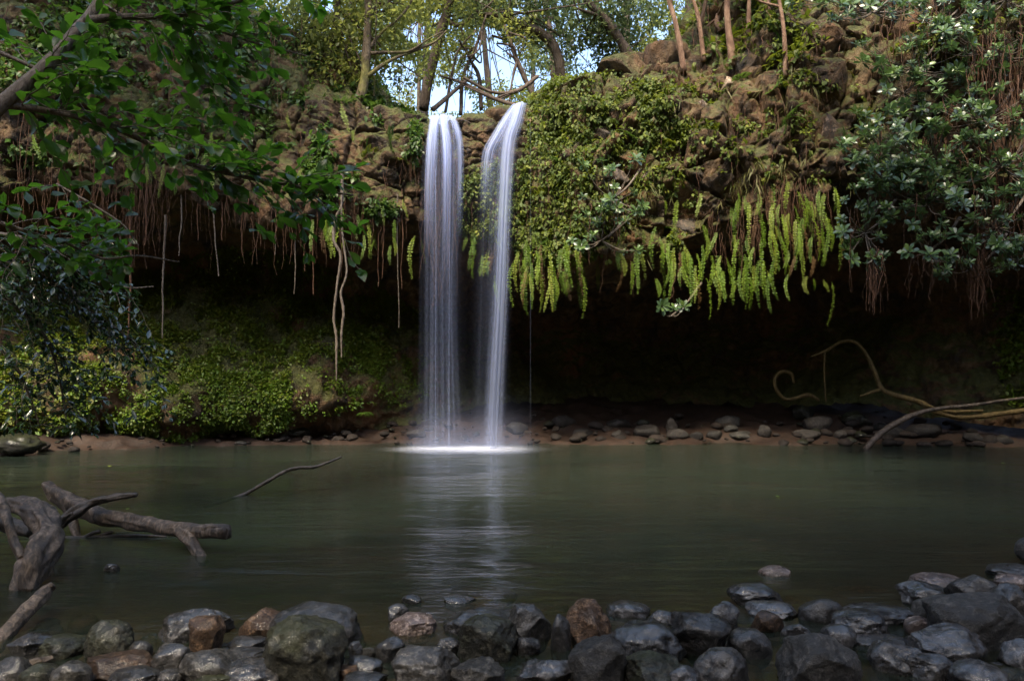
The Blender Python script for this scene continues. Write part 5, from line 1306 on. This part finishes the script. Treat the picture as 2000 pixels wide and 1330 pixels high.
# ------------------------------------------------------------------ near tree on the left with broad leaves
leafm = []
for k in range(6):
    mb = MB(); rg = np.random.default_rng(k)
    T_, F_ = LEAF_FULL
    T2 = T_.copy(); T2[:, 2] += -0.12 * T2[:, 1] ** 2 * rg.uniform(0.2, 1.6) + 0.05 * rg.normal(size=len(T2)) * (T2[:, 1] > .3); T2[:, 0] *= rg.uniform(0.52, 0.66)
    mb.add(T2, F_); me_ = mb.mesh('leaf', True); me_.materials.append(M['near_leaf']); leafm.append(me_)
def leafy_tree(name, label, cat, limbs, twig_spec, nobj, mass_mat, llen, grp=None, tmpl=LEAF_FULL, ok=None, wleaf=0.6, upb=1.0):
    base = at(*limbs[0][1][0][:3])
    root = empty(name, base, label, cat, grp)
    ctr, limbo = [], []
    for k, (pn, pts) in enumerate(limbs):
        C4 = curve(np.array([[*at(a, b, Y), r / FPX * Y] for a, b, Y, r in pts]), 40)
        mb = MB(); mb.add(*tube(C4[:, :3] - base, C4[:, 3], 9, 0.10, k)); limbo.append(mb.build(pn, M['twig'], root)); ctr.append(C4[:, :3])
    twigs = MB(); lp, la, lo_ = [], [], []
    for (li, f0, f1, n, L0, L1, bias) in twig_spec:
        for k in range(n):
            f = R.uniform(f0, f1); i0 = int(f * 39); s = ctr[li][i0]
            tdir = ctr[li][min(i0 + 1, 39)] - ctr[li][max(i0 - 1, 0)]; tdir /= np.linalg.norm(tdir) + 1e-9
            d = tdir * 0.7 + R.normal(0, 0.6, 3) * np.array([1, .9, 1]) + np.array(bias); d /= np.linalg.norm(d)
            L_ = R.uniform(L0, L1); m = max(5, int(L_ / (llen * 0.42)))
            q = np.linspace(0, 1, m)[:, None]
            C = s + d * L_ * q + np.array([0, 0, -0.22 * L_]) * q ** 2 + np.cumsum(R.normal(0, 0.008, (m, 3)), 0)
            px, py = project(C[-1]); px0, py0 = project(C[m // 2])
            if ok is not None and not (ok(px, py) and ok(px0, py0)): continue
            twigs.add(*tube(C - base, np.linspace(0.0045, 0.0018, m) * (llen / 0.11), 4, cap=False))
            T_ = np.gradient(C, axis=0); T_ /= np.linalg.norm(T_, axis=1)[:, None]
            for j in range(1, m):
                sd_ = np.cross(T_[j], [0, 0, 1.0]); sd_ /= np.linalg.norm(sd_) + 1e-9
                for rep in range(1 if j < m - 1 else 4):
                    sg = 1 if (j + rep) % 2 else -1
                    ax = T_[j] * R.uniform(0.3, 0.9) + sd_ * sg * R.uniform(0.4, 1.0) + R.normal(0, .3, 3)
                    lp.append(C[j]); la.append(ax); lo_.append(li)
    twigs.build('twigs', M['twig'], root)['kind'] = 'stuff'
    lp = np.array(lp); la = np.array(la); n = len(lp)
    ln = llen * R.uniform(0.6, 1.25, n)
    up = np.array([0, 0, upb]) + rdir(n) * 0.75
    order = np.argsort(-ln / lp[:, 1])
    for k in order[:nobj]:
        ax = Vector(la[k]).normalized(); z = Vector(up[k]); x = ax.cross(z).normalized(); z = x.cross(ax)
        o = link('leaf', leafm[R.integers(6)], None, limbo[lo_[k]])
        o.matrix_local = Matrix.Translation(Vector(lp[k] - base)) @ Matrix((x, ax, z)).transposed().to_4x4() @ Matrix.Scale(float(ln[k]), 4)
    rest = order[nobj:]
    mb = MB(); leaf_field(mb, lp[rest] - base, la[rest], up[rest], ln[rest], wleaf, tmpl, R.random(len(rest)))
    o = mb.build('foliage', M[mass_mat], root, True); o['kind'] = 'stuff'
    print(name, n, 'leaves')
    return root
okA = lambda px, py: px < 715 and (py < 250 + 0.32 * px + 60 if px > 250 else py < 560) and not (px > 560 and py > 40 and py < 215) and not (px > 655 and py < 230)
leafy_tree('broadleaf_tree', 'near tree reaching in from the left with broad green leaves', 'tree',
  [('branch', [(-120, 300, 3.9, 17), (0, 205, 4.1, 15), (60, 155, 4.2, 14), (110, 110, 4.3, 13), (150, 60, 4.4, 11), (180, 25, 4.5, 10), (215, -40, 4.6, 9)]),
   ('branch', [(165, 42, 4.4, 8), (220, 34, 4.5, 7), (300, 33, 4.6, 6), (380, 26, 4.7, 5), (430, 12, 4.8, 4), (560, -20, 5.0, 2)]),
   ('branch', [(-10, 205, 4.1, 7), (60, 212, 4.2, 6.5), (140, 226, 4.3, 6), (220, 248, 4.4, 6), (300, 285, 4.5, 5.5), (370, 320, 4.6, 5), (450, 340, 4.7, 4), (560, 362, 4.8, 3), (690, 382, 4.9, 2)]),
   ('branch', [(-20, 95, 4.6, 4), (60, 130, 4.6, 4), (120, 165, 4.7, 3.5), (180, 235, 4.8, 3), (200, 235, 4.8, 2)]),
   ('branch', [(200, 8, 4.9, 3.5), (270, 50, 5.0, 3.5), (350, 85, 5.1, 3), (400, 145, 5.2, 3), (450, 190, 5.2, 2.5), (520, 215, 5.3, 1.5)]),
   ('branch', [(-20, 428, 4.8, 4), (60, 455, 4.8, 3.5), (135, 477, 4.9, 3), (200, 505, 5.0, 2.5), (270, 500, 5.0, 2), (350, 512, 5.0, 1.2)]),
   ('branch', [(330, 40, 4.7, 3), (400, 52, 4.8, 2.6), (500, 85, 4.9, 2), (600, 110, 5.0, 1.2)]),
   ('branch', [(110, 360, 5.3, 2.5), (180, 400, 5.3, 2.5), (240, 440, 5.3, 2), (270, 480, 5.3, 1.2)])],
  [(0, .2, 1, 18, .25, .6, (.2, 0, .1)), (1, 0, 1, 25, .2, .6, (.2, 0, .1)), (2, .05, 1, 36, .2, .55, (.1, 0, 0)), (3, 0, 1, 16, .2, .5, (.2, 0, 0)), (4, 0, 1, 24, .2, .5, (.3, 0, 0)), (5, 0, 1, 34, .2, .4, (.1, 0, .1)), (6, 0, 1, 24, .15, .4, (.2, 0, 0)), (2, .62, 1, 30, .15, .42, (.1, 0, .05)), (7, 0, 1, 24, .2, .4, (.1, 0, 0))],
  300, 'near_leaf_mass', 0.108, None, LEAF_FULL, okA)
okB = lambda px, py: px < 360 and py > 430 and py < 850 and px < 200 + 0.55 * (py - 430) * (1 if py < 700 else 0.0) + (140 if py >= 700 else 0)
leafy_tree('glossy_shrub', 'glossy small-leaved shrub overhanging the pool at left below the broad leaves', 'shrub',
  [('branch', [(-60, 480, 8.0, 6), (30, 520, 8.0, 5), (110, 560, 8.1, 4), (180, 610, 8.2, 3), (250, 660, 8.2, 2), (300, 720, 8.3, 1)]),
   ('branch', [(-60, 560, 8.2, 5), (20, 590, 8.2, 4), (90, 660, 8.3, 3), (120, 760, 8.4, 2), (130, 820, 8.4, 1)]),
   ('branch', [(-60, 450, 7.8, 5), (60, 470, 7.8, 4), (150, 520, 7.9, 3), (240, 560, 8.0, 2), (300, 560, 8.0, 1)]),
   ('branch', [(-60, 640, 8.4, 4), (20, 700, 8.4, 3), (60, 780, 8.5, 2), (80, 840, 8.5, 1)])],
  [(0, 0.05, 1, 80, .3, .9, (.2, 0, -.1)), (1, 0.05, 1, 60, .3, .9, (.2, 0, -.1)), (2, .05, 1, 70, .3, .8, (.2, 0, -.1)), (3, .05, 1, 46, .3, .8, (.2, 0, 0))],
  0, 'shrub_leaf', 0.115, None, LEAF_FULL, okB, 0.42, 2.2)

# ------------------------------------------------------------------ fallen leaves
for px, py, c, lb in [(1515, 970, 'frond', 'small yellow leaf floating in the open pool on the right'), (215, 910, 'frond', 'tiny yellow leaf floating near the left bank'), (248, 994, 'frond', 'tiny yellow leaf floating above the driftwood log'), (1965, 905, 'frond', 'tiny yellow leaf floating near the right frame edge')]:
    mb = MB(); mb.add(LEAF_FULL[0], LEAF_FULL[1]); o = mb.build('fallen_leaf', M[c]); Y = ywater(py); o.location = (*at(px, py, Y)[:2], 0.008); s = 9 / FPX * Y; o.scale = (s, s, s * .5); o.rotation_euler = (0, 0, R.uniform(0, 6)); tag(o, lb, 'leaf')

# ------------------------------------------------------------------ unseen trees added behind the viewpoint to shade the near stones
for k, (x, y, lm) in enumerate([(-6.5, -3.5, 'forest_dark'), (-2.0, -5.0, 'forest_leaf'), (2.6, -4.2, 'forest_dark'), (7.0, -3.0, 'forest_leaf'), (-10.5, -1.0, 'forest_leaf'), (10.5, 0.5, 'forest_dark')]):
    z0 = float(bed(np.array([x]), np.array([y]))[0]) - 0.2
    base = np.array([x, y, z0])
    root = empty('added_shade_tree', base, ['broad', 'tall', 'dark', 'pale', 'leftmost', 'rightmost'][k] + ' unseen tree added behind the viewpoint to shade the near bank', 'tree', 'trees added behind the viewpoint for shade')
    H = 9.5 + (k % 3)
    C = curve(np.array([[0, 0, 0], [.2, .5, H * .4], [.1, 1.4, H * .7], [0, 2.2, H]]), 20)
    mb = MB(); mb.add(*tube(C, np.linspace(.25, .06, 20), 8, .12, k)); mb.build('trunk', M['bark'], root)
    mb = MB()
    for q in range(9):
        c = np.array([R.normal(0, 1.9), 2.0 + R.normal(0, 1.7), H * R.uniform(.72, 1.1)]); n = 900
        P = c + rdir(n) * (R.random(n) ** .4)[:, None] * 1.5 * np.array([1, 1, .6])
        leaf_field(mb, P, rdir(n), np.array([0, 0, 1.0]) + rdir(n) * .6, .26 * R.uniform(.6, 1.3, n), .9, LEAF_QUAD, R.random(n))
    mb.build('crown', M[lm], root, False)

# unseen canopy trees added above the frame to cut light in the gorge
for k, (x, y, cx_, cy_, cz) in enumerate([(-15, 2, -7.0, 3.2, 10.8), (-15, 13, -8.5, 12.5, 13.0), (15, 3, 8.0, 3.5, 11.5), (15.5, 8, 8.0, 8.0, 12.5)]):
    z0 = float(bed(np.array([x]), np.array([y]))[0]) - 0.2
    base = np.array([x, y, z0]); c = np.array([cx_, cy_, cz]) - base
    root = empty('added_canopy_tree', base, ['first', 'second', 'third', 'fourth', 'fifth', 'sixth', 'seventh', 'eighth'][k] + ' unseen tree added over the gorge rim to shade the gorge', 'tree', 'trees added over the gorge rims for shade')
    C = curve(np.array([[0, 0, 0], [c[0] * .1, c[1] * .2, c[2] * .5], [c[0] * .45, c[1] * .6, c[2] * .9], c]), 20)
    mb = MB(); mb.add(*tube(C, np.linspace(.3, .06, 20), 8, .12, k)); mb.build('trunk', M['bark'], root)
    mb = MB()
    for q in range(14):
        p = c + np.array([R.normal(0, 2.0), R.normal(0, 1.7), R.normal(0, .7)]); n = 420
        P = p + rdir(n) * (R.random(n) ** .4)[:, None] * 1.5 * np.array([1, 1, .5])
        leaf_field(mb, P, rdir(n), np.array([0, 0, 1.0]) + rdir(n) * .6, .3 * R.uniform(.6, 1.3, n), .9, LEAF_QUAD, R.random(n))
    mb.build('crown', M['forest_leaf' if k % 2 else 'forest_dark'], root, False)
